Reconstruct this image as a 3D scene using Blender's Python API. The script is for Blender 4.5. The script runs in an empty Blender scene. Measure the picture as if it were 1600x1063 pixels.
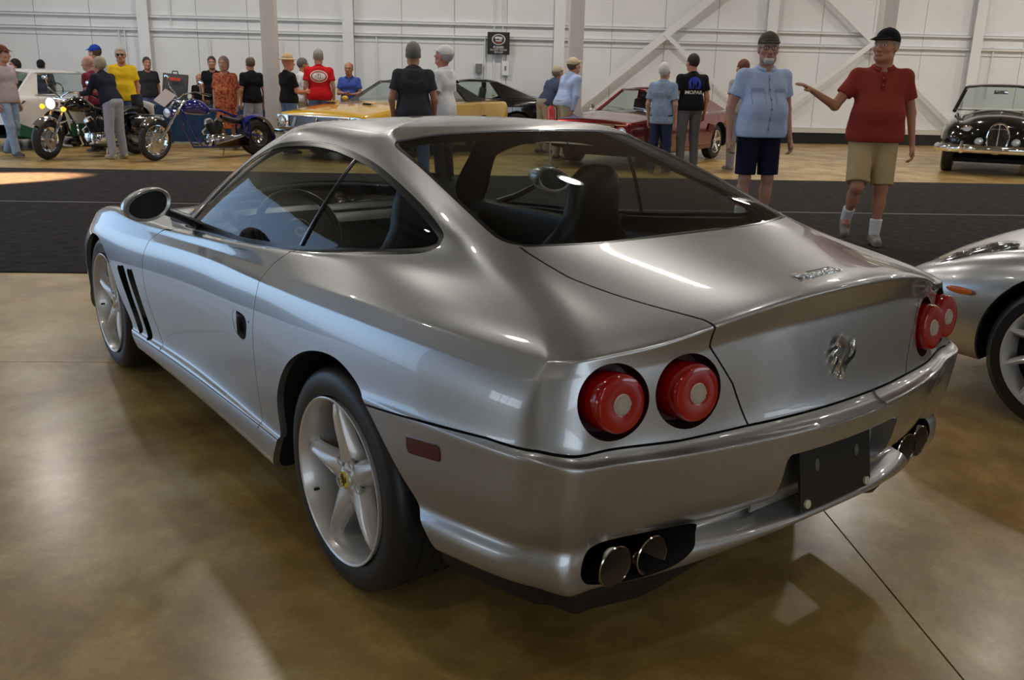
import bpy, bmesh, math, random
import numpy as np
from mathutils import Vector, Matrix, Euler
PI = math.pi
scn = bpy.context.scene
COL = scn.collection
R = math.radians
rng = random.Random(7)

# ---------------------------------------------------------------- camera
def camera_axes(az, pitch, roll):
    f = np.array([math.sin(az) * math.cos(pitch), math.cos(az) * math.cos(pitch), -math.sin(pitch)])
    r = np.cross(f, [0, 0, 1]); r /= np.linalg.norm(r); u = np.cross(r, f)
    c, s = math.cos(roll), math.sin(roll)
    return c * r + s * u, -s * r + c * u, f
CAM_POS = (-1.979, -2.153, 1.447)
cr, cu, cf = camera_axes(.656, .284, .022)
cam = bpy.data.cameras.new('camera'); camo = bpy.data.objects.new('camera', cam); COL.objects.link(camo)
camo.matrix_world = Matrix(((cr[0], cu[0], -cf[0], CAM_POS[0]), (cr[1], cu[1], -cf[1], CAM_POS[1]), (cr[2], cu[2], -cf[2], CAM_POS[2]), (0, 0, 0, 1)))
cam.sensor_fit = 'HORIZONTAL'; cam.sensor_width = 36; cam.lens = 36 * 1400 / 1600
cam.clip_start = .05; cam.clip_end = 300
scn.camera = camo

# hangar frame: e runs along the far wall, n runs towards it
EX = np.array([.825, -.565]); NX = np.array([.565, .825])
EX = EX / np.linalg.norm(EX); NX = np.array([-EX[1], EX[0]])
HROT = math.atan2(EX[1], EX[0])
def H(e, n, z=0): return (e * EX[0] + n * NX[0], e * EX[1] + n * NX[1], z)

# ---------------------------------------------------------------- world, lights, exposure
w = bpy.data.worlds.new('sky'); scn.world = w; w.use_nodes = True
nt = w.node_tree; nt.nodes.clear()
bg = nt.nodes.new('ShaderNodeBackground'); out = nt.nodes.new('ShaderNodeOutputWorld')
sky = nt.nodes.new('ShaderNodeTexSky'); sky.sky_type = 'HOSEK_WILKIE'; sky.turbidity = 3
sky.sun_direction = (-.6, -.3, .74)
nt.links.new(sky.outputs[0], bg.inputs[0]); nt.links.new(bg.outputs[0], out.inputs[0])
bg.inputs[1].default_value = 1.6
def area(name, loc, aim, sx, sy, power, color):
    d = bpy.data.lights.new(name, 'AREA'); d.shape = 'RECTANGLE'; d.size = sx; d.size_y = sy; d.energy = power; d.color = color
    o = bpy.data.objects.new(name, d); COL.objects.link(o); o.location = loc
    o.rotation_euler = (Vector(aim) - Vector(loc)).to_track_quat('-Z', 'Y').to_euler()
    return o
area('daylight_door', H(-14.1, 8.2, 2.6), H(0, 8.2, 1.0), 15.6, 5.0, 165, (.48, .70, 1.0))
area('daylight_window', H(-14.1, -4.6, 2.2), H(0, -4.6, 1.2), 4.0, 1.6, 45, (.80, .90, 1.0))
area('daylight_back', H(6, -15.6, 3.2), H(6, 0, 1), 12, 3.6, 200, (.85, .93, 1.0))
area('fill_right', H(34.1, -7, 3.0), H(0, -7, 1), 14, 4.0, 260, (.90, .95, 1.0))  # added fill from the right, brightens the coupe's tail panel
d = bpy.data.lights.new('sun_shaft', 'SPOT'); d.energy = 1700000; d.color = (1.0, .55, .25); d.spot_size = R(3.1); d.spot_blend = .25; d.shadow_soft_size = .1
o = bpy.data.objects.new('sun_shaft', d); COL.objects.link(o); o.location = H(-30, -6, 14); o.rotation_euler = (Vector(H(-7.35, 9.25, 0)) - Vector(H(-30, -6, 14))).to_track_quat('-Z', 'Y').to_euler()
scn.view_settings.view_transform = 'Standard'; scn.view_settings.look = 'None'
scn.view_settings.exposure = 0.78; scn.view_settings.gamma = 1; scn.view_settings.use_curve_mapping = False
scn.cycles.use_denoising = True
scn.cycles.max_bounces = 8; scn.cycles.diffuse_bounces = 3; scn.cycles.glossy_bounces = 4
scn.cycles.transmission_bounces = 6; scn.cycles.transparent_max_bounces = 12
scn.cycles.sample_clamp_indirect = 6; scn.cycles.caustics_reflective = False; scn.cycles.caustics_refractive = False

# ---------------------------------------------------------------- materials
MATS = {}
def mat(name, color, rough=.5, metal=0., coat=0., emit=None, es=0., trans=0., alpha=None, spec=.5, ior=1.45, bump=None, var=None, crough=.03):
    if name in MATS: return MATS[name]
    m = bpy.data.materials.new(name); m.use_nodes = True; MATS[name] = m
    n = m.node_tree.nodes; b = n['Principled BSDF']
    b.inputs['Base Color'].default_value = (*color, 1); b.inputs['Roughness'].default_value = rough
    b.inputs['Metallic'].default_value = metal; b.inputs['Coat Weight'].default_value = coat
    b.inputs['Coat Roughness'].default_value = crough
    b.inputs['Specular IOR Level'].default_value = spec; b.inputs['IOR'].default_value = ior
    b.inputs['Transmission Weight'].default_value = trans
    if emit: b.inputs['Emission Color'].default_value = (*emit, 1); b.inputs['Emission Strength'].default_value = es
    L = m.node_tree.links
    if bump or var:
        tc = n.new('ShaderNodeTexCoord')
    if bump:   # (scale, strength, distance)
        t = n.new('ShaderNodeTexNoise'); t.inputs['Scale'].default_value = bump[0]; t.inputs['Detail'].default_value = 4
        bp = n.new('ShaderNodeBump'); bp.inputs['Strength'].default_value = bump[1]; bp.inputs['Distance'].default_value = bump[2]
        L.new(tc.outputs['Object'], t.inputs['Vector']); L.new(t.outputs[0], bp.inputs['Height']); L.new(bp.outputs[0], b.inputs['Normal'])
    if var:    # (scale, second colour)
        t = n.new('ShaderNodeTexNoise'); t.inputs['Scale'].default_value = var[0]; t.inputs['Detail'].default_value = 5
        r = n.new('ShaderNodeValToRGB'); r.color_ramp.elements[0].color = (*color, 1); r.color_ramp.elements[1].color = (*var[1], 1)
        r.color_ramp.elements[0].position = .35; r.color_ramp.elements[1].position = .65
        L.new(tc.outputs['Object'], t.inputs['Vector']); L.new(t.outputs[0], r.inputs[0]); L.new(r.outputs[0], b.inputs['Base Color'])
    return m
def glass(name, tint, rough=0.0, refl=1.45):
    """thin pane: tinted see-through with fresnel reflection"""
    if name in MATS: return MATS[name]
    m = bpy.data.materials.new(name); m.use_nodes = True; MATS[name] = m
    n = m.node_tree.nodes; L = m.node_tree.links; n.clear()
    o = n.new('ShaderNodeOutputMaterial'); mix = n.new('ShaderNodeMixShader'); lw = n.new('ShaderNodeLayerWeight'); lw.inputs['Blend'].default_value = .5
    pw = n.new('ShaderNodeMath'); pw.operation = 'POWER'; pw.inputs[1].default_value = 4.5; fr = n.new('ShaderNodeMath'); fr.operation = 'MULTIPLY_ADD'; fr.inputs[1].default_value = .75; fr.inputs[2].default_value = .04
    L.new(lw.outputs['Facing'], pw.inputs[0]); L.new(pw.outputs[0], fr.inputs[0])
    t = n.new('ShaderNodeBsdfTransparent'); g = n.new('ShaderNodeBsdfGlossy')
    t.inputs[0].default_value = (*tint, 1); g.inputs['Roughness'].default_value = rough
    L.new(fr.outputs[0], mix.inputs[0]); L.new(t.outputs[0], mix.inputs[1]); L.new(g.outputs[0], mix.inputs[2]); L.new(mix.outputs[0], o.inputs[0])
    return m
BLACK = mat('black_rubber', (.012, .012, .013), .45)
BLACKP = mat('black_plastic', (.015, .015, .016), .35)
DARK = mat('dark_void', (.006, .006, .006), .9)
CHROME = mat('chrome', (.85, .85, .86), .06, 1)
STEEL = mat('steel', (.5, .5, .5), .3, 1)
TYRE = mat('tyre_rubber', (.018, .018, .02), .42, bump=(60, .15, .002))

# ---------------------------------------------------------------- objects
def tag(o, label=None, cat=None, group=None, kind=None):
    if label: o['label'] = label
    if cat: o['category'] = cat
    if group: o['group'] = group
    if kind: o['kind'] = kind
    return o
def empty(name, loc=(0, 0, 0), rz=0, label=None, cat=None, group=None):
    o = bpy.data.objects.new(name, None); COL.objects.link(o); o.location = loc; o.rotation_euler = (0, 0, rz)
    o.empty_display_size = .1
    return tag(o, label, cat, group)
def link(name, me, parent=None):
    o = bpy.data.objects.new(name, me); COL.objects.link(o)
    if parent is not None: o.parent = parent
    return o
def copy_tree(o, parent=None):
    c = o.copy(); COL.objects.link(c)
    if parent is not None: c.parent = parent
    for ch in list(o.children): copy_tree(ch, c)
    return c
def mesh_np(name, V, F, mats, parent=None, smooth=True, N=None, mi=None):
    """V (n,3), F (m,3|4) array or list of faces"""
    me = bpy.data.meshes.new(name)
    F = F if isinstance(F, list) else np.asarray(F)
    if isinstance(F, list):
        me.from_pydata([tuple(v) for v in V], [], F)
    else:
        k = F.shape[1] if len(F) else 3
        me.vertices.add(len(V)); me.vertices.foreach_set('co', np.asarray(V, np.float32).ravel())
        me.loops.add(F.size); me.loops.foreach_set('vertex_index', F.astype(np.int32).ravel())
        me.polygons.add(len(F)); me.polygons.foreach_set('loop_start', np.arange(0, F.size, k, dtype=np.int32))
        try: me.polygons.foreach_set('loop_total', np.full(len(F), k, np.int32))
        except Exception: pass
    for m in (mats if isinstance(mats, (list, tuple)) else [mats]): me.materials.append(m)
    if mi is not None: me.polygons.foreach_set('material_index', np.asarray(mi, np.int32))
    me.polygons.foreach_set('use_smooth', np.full(len(me.polygons), smooth))
    me.update(calc_edges=True)
    if N is not None and len(V):
        me.normals_split_custom_set_from_vertices([tuple(x) for x in N])
    return link(name, me, parent)
class MB:
    """collects simple solids; build() links them as one mesh"""
    def __init__(s): s.b = bmesh.new(); s.m = []
    def _mat(s, geom, mi):
        for f in geom: f.material_index = mi
    def box(s, c, size, rot=None, bev=0., mi=0, top=None):
        n0 = len(s.b.faces)
        g = bmesh.ops.create_cube(s.b, size=1)['verts']
        for v in g:
            k = top if (top and v.co.z > 0) else (1, 1)
            v.co = Vector((v.co.x * size[0] * k[0], v.co.y * size[1] * k[1], v.co.z * size[2]))
        M = Matrix.Translation(c) @ (Euler(rot).to_matrix().to_4x4() if rot else Matrix())
        for v in g: v.co = M @ v.co
        if bev:
            es = list({e for v in g for e in v.link_edges})
            bmesh.ops.bevel(s.b, geom=es, offset=bev, segments=2, affect='EDGES', profile=.6)
        s.b.faces.ensure_lookup_table()
        for f in s.b.faces[n0:]: f.material_index = mi
        return s
    def tube(s, pts, r, seg=10, mi=0, cap=True, closed=False, flat=1.0):
        pts = [Vector(p) for p in pts]; n = len(pts)
        rr = r if isinstance(r, (list, tuple)) else [r] * n
        rings = []; up = None
        for i, p in enumerate(pts):
            if closed: d = pts[(i + 1) % n] - pts[i - 1]
            else: d = pts[min(i + 1, n - 1)] - pts[max(i - 1, 0)]
            d.normalize()
            if up is None:
                up = Vector((0, 0, 1)) if abs(d.z) < .9 else Vector((1, 0, 0))
            a = d.cross(up)
            if a.length < 1e-6: a = d.orthogonal()
            a.normalize(); b = a.cross(d); up = b
            rings.append([s.b.verts.new(p + (a * math.cos(2 * PI * k / seg) + b * (flat * math.sin(2 * PI * k / seg))) * rr[i]) for k in range(seg)])
        m = n if closed else n - 1
        for i in range(m):
            A, B = rings[i], rings[(i + 1) % n]
            for k in range(seg):
                f = s.b.faces.new((A[k], A[(k + 1) % seg], B[(k + 1) % seg], B[k])); f.material_index = mi
        if cap and not closed:
            for A in (rings[0][::-1], rings[-1]):
                f = s.b.faces.new(A); f.material_index = mi
        return s
    def lathe(s, prof, axis='X', c=(0, 0, 0), seg=32, mi=0, sc=(1, 1)):
        """prof: (offset along axis, radius)"""
        rings = []
        for a, r in prof:
            ring = []
            for k in range(seg):
                t = 2 * PI * k / seg; u, v = r * math.cos(t) * sc[0], r * math.sin(t) * sc[1]
                p = {'X': (a, u, v), 'Y': (v, a, u), 'Z': (u, v, a)}[axis]
                ring.append(s.b.verts.new((p[0] + c[0], p[1] + c[1], p[2] + c[2])))
            rings.append(ring)
        for A, B in zip(rings, rings[1:]):
            for k in range(seg):
                f = s.b.faces.new((A[k], A[(k + 1) % seg], B[(k + 1) % seg], B[k])); f.material_index = mi
        return s
    def disc(s, c, r, axis='X', seg=24, mi=0):
        vs = []
        for k in range(seg):
            t = 2 * PI * k / seg; u, v = r * math.cos(t), r * math.sin(t)
            p = {'X': (0, u, v), 'Y': (v, 0, u), 'Z': (u, v, 0)}[axis]
            vs.append(s.b.verts.new((p[0] + c[0], p[1] + c[1], p[2] + c[2])))
        s.b.faces.new(vs).material_index = mi
        return s
    def ball(s, c, r, mi=0, sub=2, sc=(1, 1, 1), rot=None):
        n0 = len(s.b.faces)
        g = bmesh.ops.create_icosphere(s.b, subdivisions=sub, radius=1)['verts']
        M = Euler(rot).to_matrix() if rot else Matrix.Identity(3)
        for v in g: v.co = M @ Vector((v.co.x * r * sc[0], v.co.y * r * sc[1], v.co.z * r * sc[2])) + Vector(c)
        s.b.faces.ensure_lookup_table()
        for f in s.b.faces[n0:]: f.material_index = mi
        return s
    def poly(s, pts, mi=0):
        s.b.faces.new([s.b.verts.new(p) for p in pts]).material_index = mi; return s
    def prism(s, pts, vec, mi=0):
        """closed prism: polygon pts (3d) swept along vec"""
        v = Vector(vec); A = [s.b.verts.new(Vector(p)) for p in pts]; B = [s.b.verts.new(Vector(p) + v) for p in pts]
        n = len(A)
        fs = [s.b.faces.new(A[::-1]), s.b.faces.new(B)] + [s.b.faces.new((A[k], A[(k + 1) % n], B[(k + 1) % n], B[k])) for k in range(n)]
        for f in fs: f.material_index = mi
        return s
    def grid(s, P, mi=0, close_u=False):
        """P[i][j] points"""
        V = [[s.b.verts.new(p) for p in r] for r in P]
        n = len(V)
        for i in range(n if close_u else n - 1):
            for j in range(len(V[0]) - 1):
                s.b.faces.new((V[i][j], V[(i + 1) % n][j], V[(i + 1) % n][j + 1], V[i][j + 1])).material_index = mi
        return s
    def build(s, name, mats, parent=None, smooth=35):
        bmesh.ops.recalc_face_normals(s.b, faces=s.b.faces)
        me = bpy.data.meshes.new(name); s.b.to_mesh(me); s.b.free()
        for m in (mats if isinstance(mats, (list, tuple)) else [mats]): me.materials.append(m)
        if smooth:
            me.polygons.foreach_set('use_smooth', [True] * len(me.polygons))
            me.set_sharp_from_angle(angle=R(smooth))
        return link(name, me, parent)

# ---------------------------------------------------------------- cutting a triangle mesh along phi = 0
class Sf:
    """triangle surface with per-vertex normals"""
    def __init__(s, V, T, N): s.V, s.T, s.N = V, T, N
    def cut(s, phi):
        """phi: function of V. returns (inside phi<0, outside phi>=0)"""
        V, T, N = s.V, s.T, s.N
        if len(T) == 0: return s, s
        p = phi(V).astype(float); p[np.abs(p) < 1e-7] = 1e-7
        sg = p[T] > 0; cnt = sg.sum(1)
        mixed = (cnt > 0) & (cnt < 3)
        Tm = T[mixed]; sm = sg[mixed]
        # rotate so that the lone vertex is first
        lone_pos = sm.sum(1) == 1
        idx = np.where(lone_pos, np.argmax(sm, 1), np.argmin(sm, 1))
        r = np.arange(len(Tm)); a = Tm[r, idx]; b = Tm[r, (idx + 1) % 3]; c = Tm[r, (idx + 2) % 3]
        E = np.concatenate([np.stack([a, b], 1), np.stack([a, c], 1)]); E = np.sort(E, 1)
        Eu, inv = np.unique(E, axis=0, return_inverse=True); inv = inv.ravel()
        t = p[Eu[:, 0]] / (p[Eu[:, 0]] - p[Eu[:, 1]])
        NV = V[Eu[:, 0]] + (V[Eu[:, 1]] - V[Eu[:, 0]]) * t[:, None]
        NN = N[Eu[:, 0]] + (N[Eu[:, 1]] - N[Eu[:, 0]]) * t[:, None]
        NN /= np.linalg.norm(NN, axis=1, keepdims=True) + 1e-12
        n0 = len(V); m = len(a); ab = inv[:m] + n0; ac = inv[m:] + n0
        lone = np.stack([a, ab, ac], 1); two = np.concatenate([np.stack([ab, b, c], 1), np.stack([ab, c, ac], 1)])
        VV = np.concatenate([V, NV]); AN = np.concatenate([N, NN])
        lp2 = np.concatenate([lone_pos, lone_pos])
        ins = np.concatenate([T[cnt == 0], lone[~lone_pos], two[lp2]])
        outs = np.concatenate([T[cnt == 3], lone[lone_pos], two[~lp2]])
        # (lone negative => the two-side is positive)
        A, B = Sf(VV, ins, AN).clean(), Sf(VV, outs, AN).clean()
        seg = np.stack([ab, ac], 1)
        A.seg = B.seg = (VV[seg], AN[seg])
        return A, B
    def clean(s):
        u, inv = np.unique(s.T, return_inverse=True)
        return Sf(s.V[u], inv.reshape(-1, 3), s.N[u])
    def off(s, d): return Sf(s.V + s.N * d, s.T, s.N)
    def mirror(s): return Sf(s.V * [-1, 1, 1], s.T[:, ::-1], s.N * [-1, 1, 1])
    def __add__(s, o): return Sf(np.concatenate([s.V, o.V]), np.concatenate([s.T, o.T + len(s.V)]), np.concatenate([s.N, o.N]))
    def obj(s, name, m, parent): return mesh_np(name, s.V, s.T, m, parent, N=s.N)
def flange(seg, vec):
    """strip of quads from the cut line: vec = function(P, N) -> displaced points"""
    P, N = seg; n = len(P)
    Q = vec(P.reshape(-1, 3), N.reshape(-1, 3)).reshape(n, 2, 3)
    V = np.concatenate([P.reshape(-1, 3), Q.reshape(-1, 3)]); i = np.arange(n) * 2
    T = np.concatenate([np.stack([i, i + 1, i + 1 + 2 * n], 1), np.stack([i, i + 1 + 2 * n, i + 2 * n], 1)])
    fn = np.cross(V[T[:n, 1]] - V[T[:n, 0]], V[T[:n, 2]] - V[T[:n, 0]]); fn /= np.linalg.norm(fn, axis=1, keepdims=True) + 1e-12
    NN = np.concatenate([np.repeat(fn, 2, 0), np.repeat(fn, 2, 0)])
    return Sf(V, T, NN)
def inward(d): return lambda P, N: P - N * d
def sdpoly(pts, ax):
    """signed distance (negative inside) to polygon pts in the plane of axes ax"""
    Q = np.array(pts, float)
    def f(V):
        p = V[:, list(ax)]; d = np.full(len(p), 1e9); ins = np.zeros(len(p), bool)
        for i in range(len(Q)):
            a, b = Q[i], Q[(i + 1) % len(Q)]; e = b - a; w_ = p - a
            t = np.clip((w_ @ e) / (e @ e), 0, 1); q = w_ - t[:, None] * e
            d = np.minimum(d, (q * q).sum(1))
            c1 = (a[1] <= p[:, 1]) & (b[1] > p[:, 1]); c2 = (a[1] > p[:, 1]) & (b[1] <= p[:, 1])
            s_ = e[0] * w_[:, 1] - e[1] * w_[:, 0]
            ins ^= (c1 & (s_ > 0)) | (c2 & (s_ < 0))
        d = np.sqrt(d); return np.where(ins, -d, d)
    return f
def smooth_poly(pts, n=6, closed=True):
    """catmull-rom through the points"""
    P = [np.array(p, float) for p in pts]; N_ = len(P); o = []
    for i in range(N_ if closed else N_ - 1):
        g = lambda k: P[k % N_] if closed else P[min(max(k, 0), N_ - 1)]
        a, b, c, d = g(i - 1), g(i), g(i + 1), g(i + 2)
        for k in range(n):
            t = k / n
            o.append(.5 * ((2 * b) + (c - a) * t + (2 * a - 5 * b + 4 * c - d) * t * t + (3 * b - 3 * c + d - a) * t ** 3))
    if not closed: o.append(P[-1])
    return [tuple(x) for x in o]
def grid_surface(S):
    n, m = S.shape[:2]
    du = np.gradient(S, axis=1); dv = np.gradient(S, axis=0); N = np.cross(du, dv)
    N /= np.linalg.norm(N, axis=2, keepdims=True) + 1e-12
    i = np.arange(n * m).reshape(n, m); a, b, c, d = i[:-1, :-1], i[:-1, 1:], i[1:, 1:], i[1:, :-1]
    T = np.concatenate([np.stack([a, b, c], 2).reshape(-1, 3), np.stack([a, c, d], 2).reshape(-1, 3)])
    return Sf(S.reshape(-1, 3), T, N.reshape(-1, 3))
# ---------------------------------------------------------------- hangar: floor, carpet, walls, columns, ceiling
def st(o, kind='structure'): o['kind'] = kind; return o
CONC = bpy.data.materials.new('stained_concrete'); CONC.use_nodes = True
n = CONC.node_tree.nodes; L = CONC.node_tree.links; b = n['Principled BSDF']
tc = n.new('ShaderNodeTexCoord')
def noise(scale, detail=5, rough=.55, dist=0):
    t = n.new('ShaderNodeTexNoise'); t.inputs['Scale'].default_value = scale; t.inputs['Detail'].default_value = detail
    t.inputs['Roughness'].default_value = rough; t.inputs['Distortion'].default_value = dist
    L.new(tc.outputs['Object'], t.inputs['Vector']); return t
def ramp(inp, stops):
    r = n.new('ShaderNodeValToRGB'); L.new(inp, r.inputs[0])
    while len(r.color_ramp.elements) < len(stops): r.color_ramp.elements.new(.5)
    for e_, (p, c) in zip(r.color_ramp.elements, stops): e_.position = p; e_.color = (*c, 1)
    return r
a1 = noise(1.6, 9, .66, .25); r1 = ramp(a1.outputs[0], [(.28, (.25, .14, .045)), (.42, (.37, .235, .072)), (.54, (.50, .35, .12)), (.66, (.62, .49, .25))])
a2 = noise(4, 7, .6); r2 = ramp(a2.outputs[0], [(.25, (.70, .68, .62)), (.75, (1.15, 1.12, 1.08))])
a3 = noise(60, 3, .6); r3 = ramp(a3.outputs[0], [(.38, (.90, .90, .9)), (.62, (1, 1, 1))])
mx = n.new('ShaderNodeMixRGB'); mx.blend_type = 'MULTIPLY'; mx.inputs[0].default_value = 1; L.new(r1.outputs[0], mx.inputs[1]); L.new(r2.outputs[0], mx.inputs[2])
mx2 = n.new('ShaderNodeMixRGB'); mx2.blend_type = 'MULTIPLY'; mx2.inputs[0].default_value = 1; L.new(mx.outputs[0], mx2.inputs[1]); L.new(r3.outputs[0], mx2.inputs[2])
L.new(mx2.outputs[0], b.inputs['Base Color'])
rr = ramp(a1.outputs[0], [(.3, (.42,) * 3), (.7, (.32,) * 3)]); L.new(rr.outputs[0], b.inputs['Roughness'])
b.inputs['Coat Weight'].default_value = .35; b.inputs['Coat Roughness'].default_value = .22; b.inputs['Specular IOR Level'].default_value = .42
bp = n.new('ShaderNodeBump'); bp.inputs['Strength'].default_value = .015; bp.inputs['Distance'].default_value = .01
L.new(a3.outputs[0], bp.inputs['Height']); L.new(bp.outputs[0], b.inputs['Normal']); L.new(bp.outputs[0], b.inputs['Coat Normal'])
m = MB(); m.box((0, 0, -.06), (70, 70, .1)); floor = st(m.build('floor', mat('joint_dark', (.05, .04, .03), .8)))
floor.rotation_euler = (0, 0, HROT)
# poured slabs with a saw cut between them; one cut runs past the right exhaust
SL = 6.1
for i in range(-4, 5):
    for j in range(-4, 5):
        x0, y0 = .86 + (i - 1) * SL, 1.6 + (j - 1) * SL
        if i in (0, 1) or True:
            m = MB(); m.box((x0 + SL / 2, y0 + SL / 2, -.006), (SL - .006, SL - .006, .012)); o = m.build('slab', CONC, floor, 0)
# the two carpet runners of the aisle
CARP = mat('aisle_carpet', (.022, .020, .021), .95, spec=.1, bump=(350, .6, .004), var=(9, (.042, .038, .038)))
for k, (n0, n1) in enumerate(((3.735, 7.44), (7.465, 11.05))):
    m = MB(); m.box((10, (n0 + n1) / 2, .004), (47, n1 - n0, .008)); o = m.build('carpet', CARP, None, 0); o.rotation_euler = (0, 0, HROT)
    tag(o, ['charcoal carpet runner nearest the silver coupe', 'charcoal carpet runner on the far half of the aisle'][k], 'carpet', 'aisle carpet runners')
m = MB(); m.box((10, 7.4525, .005), (47, .023, .010)); o = m.build('carpet_tape', mat('tape', (.30, .29, .28), .3), None, 0); o.rotation_euler = (0, 0, HROT)
tag(o, 'thin pale strip of tape along the carpet seam', 'tape')
# walls
WALLM = mat('white_wall', (.84, .85, .86), .55, var=(1.2, (.79, .80, .81)))
PLAIN = mat('plain_wall', (.62, .61, .58), .7)
WN = 20.3; HT = 8.0
def hbox(m, e0, e1, n0, n1, z0, z1, mi=0): m.box(((e0 + e1) / 2, (n0 + n1) / 2, (z0 + z1) / 2), (e1 - e0, n1 - n0, z1 - z0), mi=mi)
def hfin(m, name, mt, parent=None, smooth=0):
    o = m.build(name, mt, parent, smooth)
    if parent is None: o.rotation_euler = (0, 0, HROT)
    return o
m = MB(); hbox(m, -14.3, 34, WN + .06, WN + .2, 0, HT); wf = st(hfin(m, 'wall_far', PLAIN))
ribs = [-13.3, -8.12, -3.27, 1.86, 7.13, 12.38, 17.6, 22.8, 28]
for a_, b_ in zip(ribs, ribs[1:]):
    k = (b_ - a_) / 4
    for q in range(4):
        for z0, z1 in ((.30, 2.22), (2.24, HT)):
            m = MB(); hbox(m, a_ + q * k + .006, a_ + (q + 1) * k - .006, WN + .03, WN + .06, z0, z1); m.build('panel', WALLM, wf, 0)
for r_ in ribs:
    m = MB(); hbox(m, r_ - .13, r_ + .13, WN - .16, WN - .14, 0, HT); hbox(m, r_ - .012, r_ + .012, WN - .14, WN + .03, 0, HT); hbox(m, r_ - .13, r_ + .13, WN + .01, WN + .03, 0, HT); m.build('rib', WALLM, wf, 0)
for z in (2.42, 2.72, 5.2):
    m = MB(); hbox(m, -14, 30, WN - .05, WN + .03, z - .012, z + .012); hbox(m, -14, 30, WN - .05, WN - .04, z - .05, z + .012); m.build('girt', WALLM, wf, 0)
def brace(e0, z0, e1, z1, w_=.09, nn=WN - .2):
    m = MB(); d = Vector((e1 - e0, 0, z1 - z0)); L_ = d.length; a = math.atan2(d.z, d.x)
    m.box(((e0 + e1) / 2, nn, (z0 + z1) / 2), (L_, .02, w_ * 2), rot=(0, -a, 0)); m.box(((e0 + e1) / 2, nn + .05, (z0 + z1) / 2), (L_, .1, .02), rot=(0, -a, 0)); m.build('brace', WALLM, wf, 0)
brace(1.9, .45, 7.0, 4.6); brace(4.45, 2.58, 7.1, .35, .05, WN - .23); brace(7.2, 4.55, 12.35, .40); brace(7.15, .50, 9.85, 2.60, .06, WN - .23)
m = MB(); hbox(m, -14.2, 30, WN - .02, WN + .03, 0, .27); st(hfin(m, 'baseboard_far', mat('black_base', (.012, .012, .013), .4)))
m = MB(); hbox(m, -14.2, 30, WN - .05, WN + .04, .275, .40); st(hfin(m, 'trim_1', mat('ledge', (.62, .60, .55), .5)))
# conduits, switch boxes on the far wall
def conduit(e0, z0, z1, r_=.016): m = MB(); m.tube([(e0, WN - .02, z0), (e0, WN - .02, z1)], r_, 8); m.build('conduit', WALLM, wf)
for e0, z0, z1 in ((-8.75, .4, 2.45), (-8.62, .4, 2.45), (-7.5, 2.5, 6), (-6.62, .4, 2.2), (-4.9, .4, 2.2), (-2.6, .5, 2.4), (.27, .9, 3.9), (.48, 1.85, 5), (.05, .45, 2.4), (12.9, 1.2, 2.5)): conduit(e0, z0, z1)
m = MB(); hbox(m, .47, .64, WN - .1, WN, 1.52, 1.86); m.box((.555, WN - .105, 1.69), (.04, .02, .1), mi=1); o = hfin(m, 'switch_box', [WALLM, mat('box_grey', (.2, .2, .2), .5)]); tag(o, 'white electrical switch box on the far wall under the black sign', 'electrical box')
m = MB(); hbox(m, -.18, -.02, WN - .09, WN + .03, 1.57, 1.78); o = hfin(m, 'junction_box', mat('box_grey', (.2, .2, .2), .5)); tag(o, 'small grey junction box on the far wall left of the switch box', 'electrical box')
m = MB(); m.box((.27, WN - .04, .98), (.07, .07, .14), bev=.01); o = hfin(m, 'pull_handle', mat('handle_yellow', (.5, .36, .05), .4)); tag(o, 'small yellow handle hanging at the end of a wall conduit', 'handle')
# sign
sg = empty('wall_sign', H(.375, WN - .16, 2.265), HROT, 'black notice with a white round emblem hung on the far wall', 'sign')
m = MB(); m.box((0, 0, 0), (.54, .02, .52)); m.build('board', mat('sign_black', (.015, .015, .017), .4), sg, 0)
m = MB(); m.lathe([(-.011, .001), (-.013, .13), (-.011, .132)], 'Y', (0, 0, .09), 32, sc=(.95, 1.25)); m.build('emblem', mat('sign_white', (.7, .7, .7), .5), sg)
m = MB(); m.lathe([(-.0135, .001), (-.0145, .110), (-.0135, .112)], 'Y', (0, 0, .09), 32, sc=(.95, 1.25)); m.build('emblem_field', mat('sign_dark', (.05, .03, .03), .5), sg)
SW_ = mat('sign_white', (.7, .7, .7), .5)
m = MB(); m.box((-.04, -.017, .13), (.10, .004, .05), rot=(0, R(-8), 0), bev=.001); m.box((.05, -.017, .12), (.08, .004, .055), bev=.001); m.box((0, -.017, .06), (.16, .004, .03)); m.lathe([(-.015, .02), (-.019, .02), (-.019, .001)], 'Y', (-.06, 0, .065), 12); m.lathe([(-.015, .02), (-.019, .02), (-.019, .001)], 'Y', (.06, 0, .065), 12); m.build('emblem_car', SW_, sg)
m = MB(); m.box((0, -.018, .02), (.09, .004, .03)); m.build('emblem_badge', mat('sign_red', (.4, .03, .03), .5), sg)
def text_flat(s_, size, loc, parent, m_, bold=0, rot=(PI / 2, 0, 0)):
    c = bpy.data.curves.new('lettering', 'FONT'); c.body = s_; c.size = size; c.extrude = .001; c.align_x = 'CENTER'; c.offset = bold; c.resolution_u = 2
    o = bpy.data.objects.new('lettering', c); COL.objects.link(o)
    dg = bpy.context.evaluated_depsgraph_get(); me = bpy.data.meshes.new_from_object(o.evaluated_get(dg)); bpy.data.objects.remove(o)
    me.materials.clear(); me.materials.append(m_)
    o = link('lettering', me, parent); o.location = loc; o.rotation_euler = rot; return o
text_flat('PLEASE!', .075, (0, -.012, -.115), sg, SW_, .002); text_flat('DO NOT TOUCH', .052, (0, -.012, -.17), sg, SW_, .001); text_flat('VEHICLES', .052, (0, -.012, -.225), sg, SW_, .001)
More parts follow.
